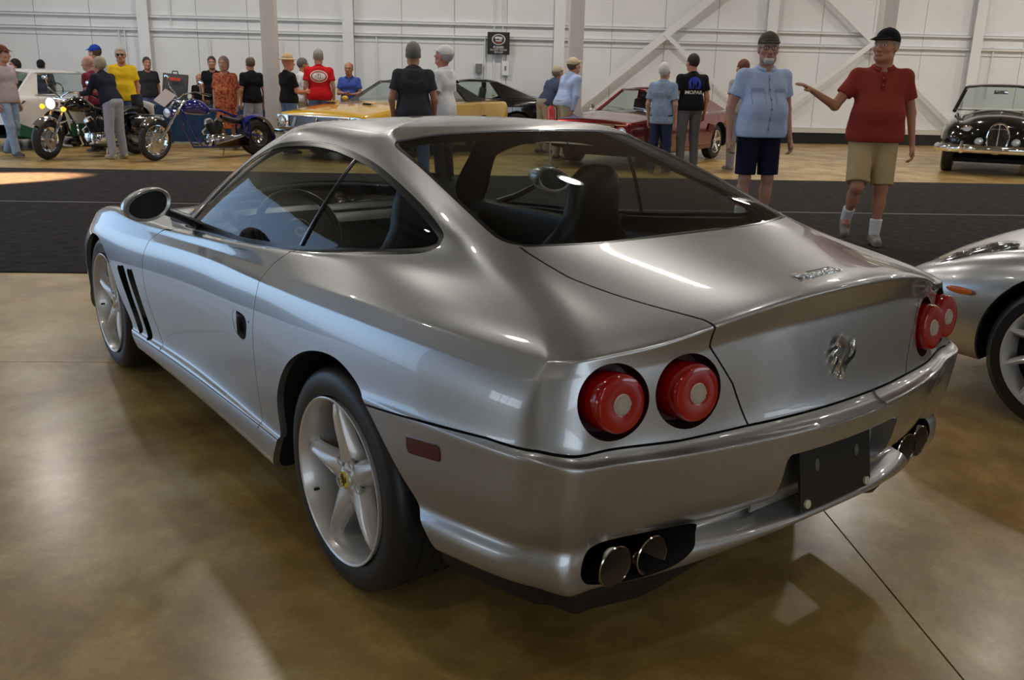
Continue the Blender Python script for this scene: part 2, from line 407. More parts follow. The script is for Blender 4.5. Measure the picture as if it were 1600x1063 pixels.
# left wall with the big door opening and one window, back wall, right wall
def wall_with_holes(name, ax, pos, a0, a1, holes, t=.15):
    m = MB(); zs = sorted({0, HT} | {h[2] for h in holes} | {h[3] for h in holes}); as_ = sorted({a0, a1} | {h[0] for h in holes} | {h[1] for h in holes})
    for x0, x1 in zip(as_, as_[1:]):
        for z0, z1 in zip(zs, zs[1:]):
            if any(h[0] <= x0 and x1 <= h[1] and h[2] <= z0 and z1 <= h[3] for h in holes): continue
            if ax == 'e': hbox(m, pos - t, pos, x0, x1, z0, z1)
            else: hbox(m, x0, x1, pos - t, pos, z0, z1)
    return st(hfin(m, name, PLAIN))
wall_with_holes('wall_left', 'e', -14, -16, 20.3, [(.4, 16.0, .1, 5.1), (-6.6, -2.6, 1.4, 3.0)])
wall_with_holes('wall_back', 'n', -15.5, -14, 34, [(0, 12, 1.4, 5)])
wall_with_holes('wall_right', 'e', 34.1, -16, 20.3, [(-14, 0, 1.0, 5.0)])  # unseen opening added for the right-hand fill light
def frame_window(name, e0, e1, n0, n1, z0, z1, nv, nh):
    m = MB()
    for k in range(nv + 1):
        e_ = e0 + (e1 - e0) * k / nv; nn = n0 + (n1 - n0) * k / nv; m.box((e_, nn, (z0 + z1) / 2), (.06, .06, z1 - z0))
    for k in range(nh + 1):
        z = z0 + (z1 - z0) * k / nh; m.box(((e0 + e1) / 2, (n0 + n1) / 2, z), (max(.06, e1 - e0), max(.06, n1 - n0), .06))
    st(hfin(m, name, mat('frame_grey', (.1, .1, .1), .5)))
frame_window('window_1', -14, -14, -6.6, -2.6, 1.4, 3.0, 6, 2); frame_window('window_2', 0, 12, -15.5, -15.5, 1.4, 5, 8, 3); frame_window('window_added', 34, 34, -14, 0, 1.0, 5.0, 7, 3)  # last frame sits in the opening added for the right-hand fill
CEILM = mat('ceiling_beige', (.40, .36, .31), .8)
m = MB(); hbox(m, -14.2, 34.2, -16, 20.6, HT, HT + .1); ceo = st(hfin(m, 'ceiling', CEILM))
for n0 in ():
    for k in range(12):
        m = MB(); hbox(m, -12 + k * 3.8, -8.3 + k * 3.8, n0, n0 + 1.5, HT - .06, HT - .03); m.build('skylight_panel', mat('skylight', (.8, .85, .9), .5, emit=(.85, .93, 1.0), es=1.5), ceo, 0)
ce = [o for o in COL.objects if o.name == 'ceiling'][0]
for k in range(7):
    m = MB(); e_ = -11 + k * 6.6; hbox(m, e_ - .1, e_ + .1, -16, 20.3, HT - .5, HT); m.build('rafter', mat('rafter', (.45, .42, .38), .6), ce, 0)
# high-bay lamps
LAMPM = mat('lamp_glow', (1, 1, 1), .5, emit=(1.0, .93, .82), es=8)
shade0 = None
BAY = []
for pw in (11, 46, 104):
    d = bpy.data.lights.new('bay_light', 'AREA'); d.shape = 'DISK'; d.size = .42; d.energy = pw; d.color = (1.0, .93, .84); BAY.append(d)
for i in range(8):
    for j in range(5):
        e_, n_ = -9.0 + i * 5.6, -10 + j * 6.2
        if shade0 is None:
            t = empty('high_bay_lamp'); t['kind'] = 'thing'
            m = MB(); m.lathe([(.55, .03), (.42, .09), (.40, .12), (.10, .25), (.0, .27)], 'Z', seg=20); m.build('lamp_shade', mat('shade', (.5, .5, .5), .4, .6), t)
            m = MB(); m.lathe([(.04, .001), (.035, .22)], 'Z', seg=20); m.build('diffuser', LAMPM, t)
            m = MB(); m.tube([(0, 0, .55), (0, 0, .75)], .012, 6); m.build('hanger', STEEL, t)
            lo = bpy.data.objects.new('bay_light', BAY[0]); COL.objects.link(lo); lo.parent = t; lo.location = (0, 0, .02)
            shade0 = t
        else: t = copy_tree(shade0)
        t.location = H(e_, n_, HT - .75 - .25)
        lo = [c for c in t.children if c.type == 'LIGHT'][0]; lo.data = BAY[0 if n_ < 4 else 1 if n_ < 10 else 2]
        tag(t, 'round high-bay lamp hanging from the hangar ceiling', 'ceiling lamp', 'high-bay ceiling lamps')
# free-standing columns
for k, (e_, lab) in enumerate(((-4.09, 'white square steel column left of the yellow car'), (1.67, 'white square steel column beside the man in the tan cap and pale shirt'), (7.67, 'white square steel column behind the man in the red polo shirt'))):
    t = empty('column', H(e_, 15, 0), HROT); t['kind'] = 'structure'
    m = MB(); m.box((0, 0, HT / 2), (.27, .27, HT), bev=.01); m.build('shaft', mat('column_white', (.74, .71, .69), .45), t)
    m = MB(); m.box((0, 0, .012), (.45, .45, .024)); m.build('base_plate', WALLM, t)
# ---------------------------------------------------------------- coupe body surface (half, x > 0, mirrored)
NC = 26
SY = [-.72, -.5, -.25, 0, .3, .6, .9, 1.2, 1.5, 1.8, 2.1, 2.4, 2.7, 2.95, 3.15]
SW = np.array([.885, .925, .955, .966, .958, .938, .920, .910, .912, .924, .943,  .955, .952, .925, .87])
SK = np.array([.88, .93, .95, .955, .955, .948, .942, .938, .938, .942, .95, .955, .95, .92, .86])
def body_net():
    def bow(x): return .23 * x * x
    rows = []
    XL = [0, .2, .4, .58, .70]; XU = [0, .2, .4, .56, .68]
    def row(xs, yr, zr, c5, c6, sx, sz, front, sy=SY):
        r = [(x, y + bow(x), z) for x, y, z in zip(xs, yr, zr)] + [c5, c6]
        r += [(x, y, z) for x, y, z in zip(sx, sy, sz)]
        r += front
        assert len(r) == NC, len(r)
        rows.append(r)
    L = lambda v: [v] * 5
    # 0 tucked under
    row(XL, [-.89, -.895, -.90, -.90, -.89], [.352, .35, .33, .312, .306], (.75, -.79, .312), (.79, -.72, .325), SK - .05,
        [.335, .325, .30, .25, .205, .2, .2, .2, .2, .205, .21, .2, .2, .2, .2],
        [(.68, 3.27, .19), (.52, 3.38, .18), (.28, 3.45, .18), (0, 3.47, .18)])
    # 1 bottom edge
    row(XL, [-.968, -.97, -.962, -.945, -.935], [.378, .372, .348, .318, .312], (.785, -.835, .322), (.83, -.775, .335), SK - .004,
        [.345, .335, .31, .26, .212, .21, .21, .21, .212, .215, .218, .21, .21, .21, .21],
        [(.73, 3.30, .20), (.55, 3.42, .19), (.3, 3.49, .19), (0, 3.51, .19)])
    # 2 skirt crease / lip top
    row(XL, [-.985, -.985, -.975, -.955, -.935], [.404, .401, .390, .38, .38], (.788, -.84, .385), (.84, -.78, .395), SK + .004,
        [.395, .39, .37, .34, .318, .312, .308, .304, .298, .29, .285, .29, .29, .29, .29],
        [(.74, 3.32, .28), (.56, 3.44, .27), (.31, 3.51, .26), (0, 3.53, .26)])
    # 3 above the skirt
    row(XL, [-.915, -.915, -.92, -.932, -.935], [.438, .438, .437, .438, .44], (.778, -.828, .445), (.829, -.773, .445), SK - np.array([.016, .016, .014, .006, .010, .016, .022, .026, .026, .02, .01, 0, 0, 0, 0]),
        [.445, .44, .42, .395, .355, .345, .34, .336, .33, .322, .318, .33, .33, .33, .33],
        [(.745, 3.32, .34), (.56, 3.44, .34), (.31, 3.51, .34), (0, 3.53, .34)])
    # 4
    row(XL, [-.985, -.985, -.982, -.965, -.955], [.478, .478, .48, .485, .49], (.797, -.85, .50), (.851, -.79, .50), SW + .001,
        [.50, .50, .50, .49, .46, .45, .45, .45, .44, .44, .43, .43, .43, .42, .41],
        [(.75, 3.32, .42), (.56, 3.43, .43), (.31, 3.50, .44), (0, 3.52, .44)])
    # 5 bumper ridge
    row(XL, [-1.005, -1.005, -1.0, -.995, -.985], [.628, .628, .628, .628, .628], (.80, -.862, .628), (.853, -.797, .628), SW + .002,
        [.625, .62, .61, .60, .58, .57, .57, .57, .56, .55, .54, .54, .53, .51, .48],
        [(.75, 3.30, .48), (.56, 3.41, .50), (.31, 3.48, .51), (0, 3.50, .51)])
    # 5a outer edge of the bumper ledge
    row(XL, [-1.008, -1.008, -1.003, -.997, -.985], [.657, .657, .656, .652, .650], (.80, -.862, .655), (.855, -.798, .664), SW + np.array([.004, .004, .0035, .001, -.0005, -.0005, -.0005, -.0005, -.0005, -.0005, -.0005, -.0005, -.0005, -.0005, -.0005]),
        [.664, .660, .654, .640, .62, .61, .607, .605, .60, .59, .575, .575, .565, .54, .50],
        [(.75, 3.29, .50), (.56, 3.40, .53), (.31, 3.47, .54), (0, 3.49, .54)])
    # 5b bumper top seam
    row(XL, [-.968, -.968, -.965, -.96, -.955], [.672, .672, .671, .666, .662], (.775, -.838, .670), (.836, -.781, .681), SW - np.array([.010, .010, .009, .006, .003, .003, .003, .003, .003, .003, .003, .003, .003, .003, .003]),
        [.68, .675, .67, .665, .655, .65, .645, .64, .635, .625, .61, .61, .60, .57, .52],
        [(.74, 3.28, .52), (.55, 3.38, .55), (.3, 3.45, .56), (0, 3.47, .56)])
    # 6 light panel middle
    row(XU, [-.952, -.952, -.952, -.952, -.947], [.78, .78, .78, .775, .775], (.765, -.82, .775), (.825, -.765, .77), SW - np.array([.027, .024, .022, .02, .018, .018, .018, .017, .016, .015, .015, .015, .015, .02, .025]),
        [.765, .765, .77, .76, .745, .735, .725, .72, .71, .695, .68, .675, .655, .62, .56],
        [(.72, 3.24, .56), (.53, 3.34, .59), (.3, 3.41, .60), (0, 3.43, .60)])
    # 7a crease below the spoiler
    row(XU, [-.942, -.942, -.938, -.938, -.933], [.912, .907, .887, .852, .845], (.757, -.805, .84), (.81, -.748, .835), SW - np.array([.055, .05, .047, .045, .043, .043, .043, .04, .037, .035, .035, .035, .037, .045, .06]),
        [.825, .83, .835, .83, .815, .80, .785, .775, .76, .745, .73, .727, .705, .665, .59],
        [(.69, 3.19, .59), (.51, 3.30, .62), (.29, 3.36, .63), (0, 3.38, .63)])
    # 7 lip edge / shoulder
    row(XU, [-.974, -.972, -.964, -.94, -.925], [.984, .977, .947, .90, .885], (.748, -.79, .876), (.79, -.73, .872), SW - np.array([.09, .085, .083, .083, .083, .083, .079, .073, .067, .066, .068, .07, .075, .085, .11]),
        [.868, .876, .88, .875, .857, .838, .82, .806, .79, .78, .775, .782, .765, .72, .63],
        [(.65, 3.13, .61), (.48, 3.24, .645), (.28, 3.30, .655), (0, 3.32, .655)])
    # 8 just inside the lip
    row([0, .19, .37, .52, .63], [-.94, -.935, -.915, -.885, -.86], [.996, .990, .962, .928, .912], (.70, -.735, .908), (.74, -.68, .906), [.765, .79, .815, .828, .829, .823, .823, .828, .836, .842, .85, .855, .83, .775, .68],
        [.90, .91, .917, .912, .893, .872, .85, .832, .812, .802, .80, .808, .793, .745, .65],
        [(.59, 3.05, .64), (.44, 3.14, .67), (.26, 3.20, .68), (0, 3.22, .68)], [-.66, -.47, -.24, 0, .3, .6, .9, 1.2, 1.5, 1.8, 2.1, 2.4, 2.68, 2.9, 3.06])
    # 8a
    row([0, .18, .35, .49, .58], [-.77, -.77, -.765, -.74, -.71], [1.0, .995, .978, .955, .945], (.64, -.62, .943), (.67, -.575, .944), [.695, .72, .755, .785, .80, .805, .808, .812, .812, .805, .79, .76, .72, .65, .57],
        [.944, .945, .944, .934, .912, .887, .862, .84, .82, .807, .803, .80, .782, .74, .69],
        [(.49, 2.87, .685), (.38, 2.92, .70), (.22, 2.96, .71), (0, 2.98, .71)], [-.52, -.36, -.16, .06, .32, .6, .9, 1.2, 1.5, 1.8, 2.07, 2.3, 2.5, 2.66, 2.8])
    # 8b
    row([0, .17, .335, .46, .555], [-.60, -.60, -.595, -.575, -.545], [1.012, 1.01, 1.0, .99, .985], (.61, -.46, .980), (.64, -.41, .980), [.67, .695, .73, .765, .785, .797, .803, .806, .804, .785, .74, .66, .58, .50, .43],
        [.977, .972, .96, .943, .916, .888, .861, .8415, .824, .812, .816, .825, .812, .795, .785],
        [(.36, 2.50, .785), (.27, 2.52, .795), (.15, 2.54, .80), (0, 2.55, .80)], [-.36, -.23, -.06, .12, .35, .61, .9, 1.2, 1.48, 1.74, 1.95, 2.13, 2.27, 2.37, 2.45])
    # 9 foot of the greenhouse
    row([0, .17, .33, .45, .54], [-.43, -.43, -.428, -.422, -.412], [1.03, 1.03, 1.03, 1.03, 1.029], (.585, -.30, 1.027), (.625, -.25, 1.023), [.655, .683, .715, .748, .773, .79, .80, .802, .796, .775, .70, .61, .50, .40, .32],
        [1.015, 1.002, .980, .952, .918, .888, .861, .843, .828, .824, .84, .858, .875, .885, .89],
        [(.25, 2.14, .895), (.17, 2.155, .9), (.09, 2.165, .90), (0, 2.17, .905)], [-.20, -.10, .03, .19, .39, .63, .9, 1.2, 1.45, 1.67, 1.86, 1.97, 2.05, 2.09, 2.12])
    # 9b
    row([0, .16, .31, .43, .525], [-.33, -.33, -.33, -.325, -.33], [1.065, 1.065, 1.065, 1.065, 1.062], (.572, -.205, 1.066), (.61, -.15, 1.064), [.643, .672, .702, .731, .755, .770, .780, .782, .775, .750, .67, .58, .48, .38, .30],
        [1.058, 1.043, 1.02, .99, .957, .928, .902, .884, .873, .877, .902, .922, .935, .943, .947],
        [(.24, 2.05, .951), (.16, 2.065, .953), (.08, 2.075, .955), (0, 2.08, .955)], [-.11, -.03, .09, .23, .42, .65, .91, 1.19, 1.42, 1.61, 1.78, 1.89, 1.96, 2.0, 2.03])
    # 10 mid window
    row([0, .15, .3, .42, .515], [-.09, -.09, -.088, -.08, -.07], [1.15, 1.15, 1.148, 1.145, 1.14], (.556, .02, 1.148), (.585, .07, 1.142), [.612, .635, .655, .674, .688, .698, .703, .703, .693, .67, .60, .52, .43, .34, .27],
        [1.133, 1.118, 1.103, 1.087, 1.073, 1.06, 1.047, 1.035, 1.025, 1.028, 1.052, 1.066, 1.075, 1.08, 1.083],
        [(.21, 1.80, 1.085), (.14, 1.81, 1.087), (.07, 1.815, 1.088), (0, 1.82, 1.088)], [.11, .17, .25, .36, .5, .69, .92, 1.14, 1.31, 1.43, 1.58, 1.67, 1.73, 1.76, 1.78])
    # 11 roof rail
    row([0, .14, .28, .39, .475], [.33, .33, .33, .335, .345], [1.268, 1.268, 1.268, 1.267, 1.262], (.515, .39, 1.256), (.54, .42, 1.243), [.557, .568, .577, .584, .588, .59, .588, .583, .573, .555, .50, .44, .37, .29, .23],
        [1.233, 1.226, 1.22, 1.217, 1.216, 1.216, 1.218, 1.216, 1.209, 1.20, 1.218, 1.228, 1.235, 1.238, 1.24],
        [(.17, 1.46, 1.226), (.12, 1.465, 1.228), (.06, 1.47, 1.23), (0, 1.47, 1.23)], [.45, .48, .52, .58, .66, .77, .91, 1.03, 1.13, 1.2, 1.29, 1.36, 1.41, 1.43, 1.45])
    # 11b roof just inboard of the rail
    row([0, .13, .26, .35, .42], [.45, .45, .45, .45, .455], [1.29, 1.289, 1.288, 1.287, 1.285], (.45, .47, 1.282), (.475, .49, 1.276), [.487, .495, .5, .505, .508, .508, .505, .5, .49, .47, .43, .38, .32, .25, .2],
        [1.272, 1.27, 1.269, 1.268, 1.268, 1.268, 1.267, 1.265, 1.259, 1.254, 1.256, 1.26, 1.264, 1.266, 1.267],
        [(.15, 1.33, 1.26), (.1, 1.335, 1.261), (.05, 1.34, 1.262), (0, 1.34, 1.262)], [.51, .54, .58, .63, .7, .79, .9, .99, 1.07, 1.12, 1.18, 1.24, 1.28, 1.3, 1.32])
    # 12 roof inner
    row([0, .09, .17, .23, .27], [.62, .62, .62, .62, .62], [1.304, 1.304, 1.302, 1.30, 1.298], (.29, .63, 1.297), (.3, .64, 1.296), [.305, .31, .313, .315, .315, .315, .315, .31, .3, .285, .26, .23, .19, .15, .12],
        [1.296, 1.296, 1.296, 1.296, 1.295, 1.294, 1.292, 1.29, 1.287, 1.283, 1.28, 1.28, 1.28, 1.28, 1.28],
        [(.09, 1.16, 1.28), (.06, 1.16, 1.28), (.03, 1.165, 1.28), (0, 1.165, 1.28)], [.65, .67, .69, .72, .76, .82, .88, .94, .99, 1.03, 1.07, 1.1, 1.12, 1.14, 1.15])
    # 13 centre line of the roof
    yy = np.interp(np.arange(NC), [0, 6, 13, 19, 25], [.72, .74, .85, 1.0, 1.08])
    rows.append([(0, y, 1.305 - .12 * (y - .78) ** 2) for y in yy])
    R_ = np.array(rows)
    R_ = np.insert(R_, 3, .5 * (R_[2] + R_[3]), 0)      # lip top, inner side
    R_[3, :5, 1] = [-.938, -.938, -.936 + .037, -.936 + .077, -.934 + .113]; R_[3, :5, 2] = [.421, .419, .412, .410, .412]
    def ins(R_, i, t):      # extra row between i and i+1: straight across the tail, curved along the sides
        a, b, c, d = R_[i - 1], R_[i], R_[i + 1], R_[i + 2]
        cr_ = .5 * ((2 * b) + (c - a) * t + (2 * a - 5 * b + 4 * c - d) * t * t + (3 * b - 3 * c + d - a) * t ** 3)
        row_ = (1 - t) * b + t * c; row_[4:] = cr_[4:]
        return np.insert(R_, i + 1, row_, 0)
    R_ = ins(R_, 9, .82)     # just under the spoiler crease
    R_ = ins(R_, 11, .70)    # spoiler face
    return R_

def bspl(n, per):
    """matrix of a clamped-reflected uniform cubic b-spline: n controls -> (n-1)*per+1 samples"""
    M = np.zeros(((n - 1) * per + 1, n + 2))
    for s in range(M.shape[0]):
        i = min(s // per, n - 2); t = s / per - i
        w = np.array([(1 - t) ** 3, 3 * t ** 3 - 6 * t * t + 4, -3 * t ** 3 + 3 * t * t + 3 * t + 1, t ** 3]) / 6
        M[s, i:i + 4] += w
    return M
def extend(Pn, mirror):
    """adds one row before and after along axis 0"""
    a = Pn[0] * 2 - Pn[1]; b = Pn[-1] * 2 - Pn[-2]
    if mirror:
        a = Pn[1] * np.array([-1, 1, 1]); b = Pn[-2] * np.array([-1, 1, 1])
    return np.concatenate([a[None], Pn, b[None]])
def body_surface(per=10, fix=.85):
    N = body_net(); C = N.copy()
    def ev(C, p):
        A = extend(C, False)
        A[-1, :, :] = A[-3] * np.array([-1, 1, 1])          # the roof carries on over the centre line
        A = np.tensordot(bspl(C.shape[0], p), A, (1, 0))
        B = extend(A.transpose(1, 0, 2), True)
        B = np.tensordot(bspl(C.shape[1], p), B, (1, 0))
        return B.transpose(1, 0, 2)
    for k in range(1):
        C = C + fix * (N - ev(C, 1))
    S = ev(C, per)
    S[:, 0, 0] = 0; S[:, -1, 0] = 0; S[-1, :, 0] = 0
    return S
# ---------------------------------------------------------------- the silver coupe
def metallic(name, col, rough=.3, flake=.25, coat=1.0):
    m = mat(name, col, rough, .85, coat)
    n = m.node_tree.nodes; L = m.node_tree.links; b = n['Principled BSDF']
    tc = n.new('ShaderNodeTexCoord'); v = n.new('ShaderNodeTexVoronoi'); v.inputs['Scale'].default_value = 900
    mx = n.new('ShaderNodeMixRGB'); mx.blend_type = 'MULTIPLY'; mx.inputs[0].default_value = flake
    mx.inputs[1].default_value = (*col, 1)
    L.new(tc.outputs['Object'], v.inputs['Vector']); L.new(v.outputs['Color'], mx.inputs[2]); L.new(mx.outputs[0], b.inputs['Base Color'])
    return m
PAINT = metallic('silver_paint', (.46, .475, .49), .35)
WHEELP = mat('wheel_silver', (.66, .64, .62), .32, .35, .8)
RED = mat('red_lens', (.33, .004, .002), .12, 0, .5, trans=.0)
COCKPIT = mat('black_leather', (.016, .017, .019), .38, bump=(300, .2, .0006))
WGLASS = glass('cabin_glass', (.74, .79, .77))
WGLASS2 = glass('rear_glass', (.66, .72, .70))

car = empty('coupe', (0, 0, 0), label='silver two-door sports coupe on the polished floor, seen from its rear corner', cat='car')
A = body_surface(14)
full = grid_surface(A)
halfsel = full
# wheel arches (y, z) polygons
RARCH = smooth_poly([(.395, .12), (.388, .336), (.372, .479), (.30, .588), (.20, .662), (.085, .703), (-.036, .714), (-.137, .689), (-.212, .643), (-.318, .539), (-.428, .417), (-.50, .33), (-.56, .12)], 6)
FARCH = smooth_poly([(2.02, .12), (2.06, .30), (2.22, .445), (2.29, .53), (2.39, .605), (2.53, .655), (2.68, .655), (2.80, .59), (2.875, .47), (2.90, .33), (2.91, .12)], 6)
def arch_phi(poly):
    f = sdpoly(poly, (1, 2))
    return lambda V: np.where(V[:, 0] > .55, f(V), .5)
body = full
parts_seal = []
arch_fl = []
for P_ in (RARCH, FARCH):
    ins, body = body.cut(arch_phi(P_))
    sg = body.seg; keep = (sg[0][:, :, 2] > .17).all(1)
    arch_fl.append((sg[0][keep], sg[1][keep]))
def gap_cut(body, phi, g=.0022, depth=.012):
    """takes the region phi<0 out of body with a shut line of half width g; returns (piece, rest)"""
    piece, rest = body.cut(lambda V: phi(V) + g)
    s1 = piece.seg
    strip, rest = rest.cut(lambda V: phi(V) - g)
    s2 = rest.seg
    piece = piece + flange(s1, inward(depth)); rest = rest + flange(s2, inward(depth))
    if len(strip.T): parts_seal.append(strip.off(-depth * .8))
    return piece, rest
# windows
WIN = smooth_poly([(1.70, .815), (1.45, .833), (1.245, .846), (.948, .861), (.53, .898), (.208, .939), (-.04, .974), (-.118, .998), (-.128, 1.018), (-.112, 1.043), (.0, 1.088), (.17, 1.138), (.354, 1.183), (.531, 1.209), (.715, 1.222), (.935, 1.215), (1.16, 1.185), (1.36, 1.12), (1.49, 1.026), (1.60, .924), (1.685, .85)], 4)
fw = sdpoly(WIN, (1, 2))
side_win, body = body.cut(lambda V: np.where((V[:, 0] > .4) & (V[:, 1] < 1.75) , fw(V), .5))
win_seg = body.seg
BW = smooth_poly([(-.9, .372), (-.26, .372), (0, .370), (.26, .372), (.487, .374), (.524, .362), (.538, .33), (.552, .176), (.572, -.024), (.583, -.20), (.580, -.28), (.553, -.333), (.507, -.362), (.362, -.405), (.2, -.426), (0, -.432), (-.5, -.43)], 4)
fb = sdpoly(BW, (0, 1))
rear_win, body = body.cut(lambda V: np.where((V[:, 2] > .99) & (V[:, 1] < .5), fb(V), .5))
bw_seg = body.seg
WS = smooth_poly([(-.9, 1.42), (0, 1.42), (.2, 1.40), (.38, 1.33), (.48, 1.26), (.515, 1.27), (.53, 1.36), (.60, 1.55), (.655, 1.72), (.69, 1.82), (.66, 1.90), (.50, 2.02), (.3, 2.10), (0, 2.14), (-.9, 2.14)], 4)
fs = sdpoly(WS, (0, 1))
wind, body = body.cut(lambda V: np.where((V[:, 2] > .8) & (V[:, 1] > 1.1), fs(V), .5))
ws_seg = body.seg
# lamps
LO, LI, LR = np.array([.685, -.839, .776]), np.array([.503, -.891, .781]), .087
lampsegs = []
for c in (LO, LI):
    ins, body = body.cut(lambda V: np.linalg.norm(V - c, axis=1) - LR)
    lampsegs.append(body.seg)
# vents behind the front wheel
VENTS = [[(2.205, .565), (2.112, .582), (1.935, .328), (1.992, .310)], [(2.072, .572), (1.996, .582), (1.812, .322), (1.872, .308)]]
ventsegs = []
for q in VENTS:
    q = smooth_poly([q[0], tuple(np.mean(q[0:2], 0) + [.0, .006]), q[1], tuple(np.mean(q[1:3], 0)), q[2], q[3], tuple(np.mean([q[3], q[0]], 0))], 4)
    f = sdpoly(q, (1, 2))
    ins, body = body.cut(lambda V: np.where(V[:, 0] > .5, f(V), .5))
    ventsegs.append(body.seg)
# door handle recess
HD = smooth_poly([(.80, .66), (.70, .668), (.655, .65), (.66, .60), (.70, .583), (.765, .592), (.80, .62)], 5)
fh = sdpoly(HD, (1, 2))
# bumper
def seam(V):
    zs = np.interp(V[:, 1], [-1, -.94, -.9, -.835, -.78, -.654, -.434, -.211, 0], [.681, .680, .672, .672, .680, .678, .659, .636, .60])
    return np.where(V[:, 1] < .05, V[:, 2] - zs, .5)
bumper, body = gap_cut(body, seam, .0028, .02)
# exhaust openings and plate recess in the bumper
EXH = smooth_poly([(.752, .385), (.735, .418), (.695, .432), (.579, .437), (.47, .432), (.427, .424), (.45, .405), (.476, .378), (.52, .345), (.58, .326), (.645, .318), (.719, .335), (.748, .36)], 5)
fe = sdpoly(EXH, (0, 2))
ins, bumper = bumper.cut(lambda V: np.where((V[:, 1] < -.72), fe(V), .5)); ex_seg = bumper.seg
REC = [(-.5, .436), (.240, .436), (.242, .50), (.242, .580), (.232, .595), (-.5, .595)]
fr_ = sdpoly(REC, (0, 2))
ins, bumper = bumper.cut(lambda V: np.where((V[:, 1] < -.7), fr_(V), .5)); rec_seg = bumper.seg
led, bumper = bumper.cut(lambda V: np.where(V[:, 1] < -.9, np.maximum(V[:, 0] - .145, .645 - V[:, 2]), .5))
led = led.off(-.005) + flange(bumper.seg, inward(.005))
MARK = [(.394, .606), (.517, .620), (.518, .579), (.396, .564)]
fm = sdpoly([(-a, b) for a, b in MARK], (1, 2))
mk, bumper = bumper.cut(lambda V: np.where((V[:, 0] > .6), fm(V), .5)); mk_seg = bumper.seg
# trunk lid
def trunk_phi(V):
    xb = np.interp(V[:, 2], [.66, .681, .785, .88, .938, .946, .977, 1.016, 1.03], [.340, .343, .385, .448, .457, .492, .545, .56, .562])
    xb = np.where(V[:, 1] > -.88, np.interp(-V[:, 1], [.36, .516, .736, .879], [.56, .545, .492, .457]), xb)
    p = np.maximum(V[:, 0] - xb, .66 - V[:, 2])
    p = np.maximum(p, -fb(V))
    return np.where(V[:, 1] < -.33, np.maximum(p, V[:, 1] + .335), .5)
trunk, body = gap_cut(body, trunk_phi, .0028, .02)
# skirt, door, bonnet, front bumper
def skirt_phi(V):
    zs = np.interp(V[:, 1], [.30, .378, 2.063, 2.15], [.331, .329, .284, .282])
    return np.where((V[:, 1] > .2) & (V[:, 1] < 2.3), V[:, 2] - zs, .5)
skirt, body = gap_cut(body, skirt_phi, .0015, .008)
DOOR = smooth_poly([(1.70, .80), (1.771, .795), (1.84, .745), (1.872, .66), (1.868, .60), (1.82, .474), (1.74, .375), (1.664, .300), (1.655, .28)], 4, False) + smooth_poly([(.546, .28), (.552, .33), (.572, .507), (.590, .65), (.597, .74), (.607, .80), (.612, .84), (.585, .872), (.550, .905)], 4, False)
DOOR += [(.3, 1.0), (1.0, 1.1), (1.60, .90)]
fd = sdpoly(DOOR, (1, 2))
door, body = gap_cut(body, lambda V: np.where(V[:, 0] > .5, fd(V), .5), .002, .012)
hd, door = door.cut(lambda V: np.where(V[:, 0] > .5, fh(V), .5)); hd_seg = door.seg
def hood_phi(V):
    xb = np.interp(V[:, 1], [1.9, 2.1, 2.5, 2.9, 3.2], [.70, .68, .62, .55, .50])
    return np.where((V[:, 1] > 1.8) & (V[:, 2] > .55), np.maximum(np.maximum(V[:, 0] - xb, V[:, 1] - 3.12 + .3 * V[:, 0] ** 2), -fs(V)), .5)
hood, body = gap_cut(body, hood_phi, .0025, .012)
fbump, body = gap_cut(body, lambda V: np.where(V[:, 1] > 2.6, V[:, 2] - np.interp(V[:, 1], [2.8, 3.2, 3.5], [.45, .47, .53]), .5), .0025, .012)
HL = smooth_poly([(.62, 3.20), (.72, 3.08), (.76, 2.92), (.70, 2.90), (.60, 3.02), (.54, 3.16)], 5)
fl_ = sdpoly(HL, (0, 1))
hlamp, body = body.cut(lambda V: np.where((V[:, 1] > 2.7) & (V[:, 2] > .5), fl_(V), .5))
GR = smooth_poly([(0, .44), (.30, .43), (.42, .38), (.44, .33), (.38, .28), (.2, .26), (0, .26), (-.3, .3), (-.3, .4)], 4)
fg = sdpoly(GR, (0, 2))
ins, fbump = fbump.cut(lambda V: np.where(V[:, 1] > 3.2, fg(V), .5)); gr_seg = fbump.seg

# flanges that stay painted
body = body + flange(win_seg, inward(.006)) + flange(bw_seg, inward(.006)) + flange(ws_seg, inward(.006))
def toward_x(d): return lambda P, N: P - np.array([d, 0, 0])
for sg in arch_fl: body = body + flange(sg, toward_x(.022))
bumper = bumper + flange(rec_seg, lambda P, N: np.stack([P[:, 0] - .012 * np.sign(P[:, 0]), np.full(len(P), -.925), P[:, 2]], 1))
def both(s): return s + s.mirror()
both(body).obj('body_shell', PAINT, car)
bump_o = both(bumper).obj('rear_bumper', PAINT, car)
both(led).obj('bumper_step', PAINT, bump_o)
trunk_o = both(trunk).obj('trunk_lid', PAINT, car)
both(hood).obj('hood', PAINT, car)
fb_o = both(fbump).obj('front_bumper', PAINT, car)
seal = parts_seal[0]
for q in parts_seal[1:]: seal = seal + q
both(seal).obj('panel_seal', DARK, car)
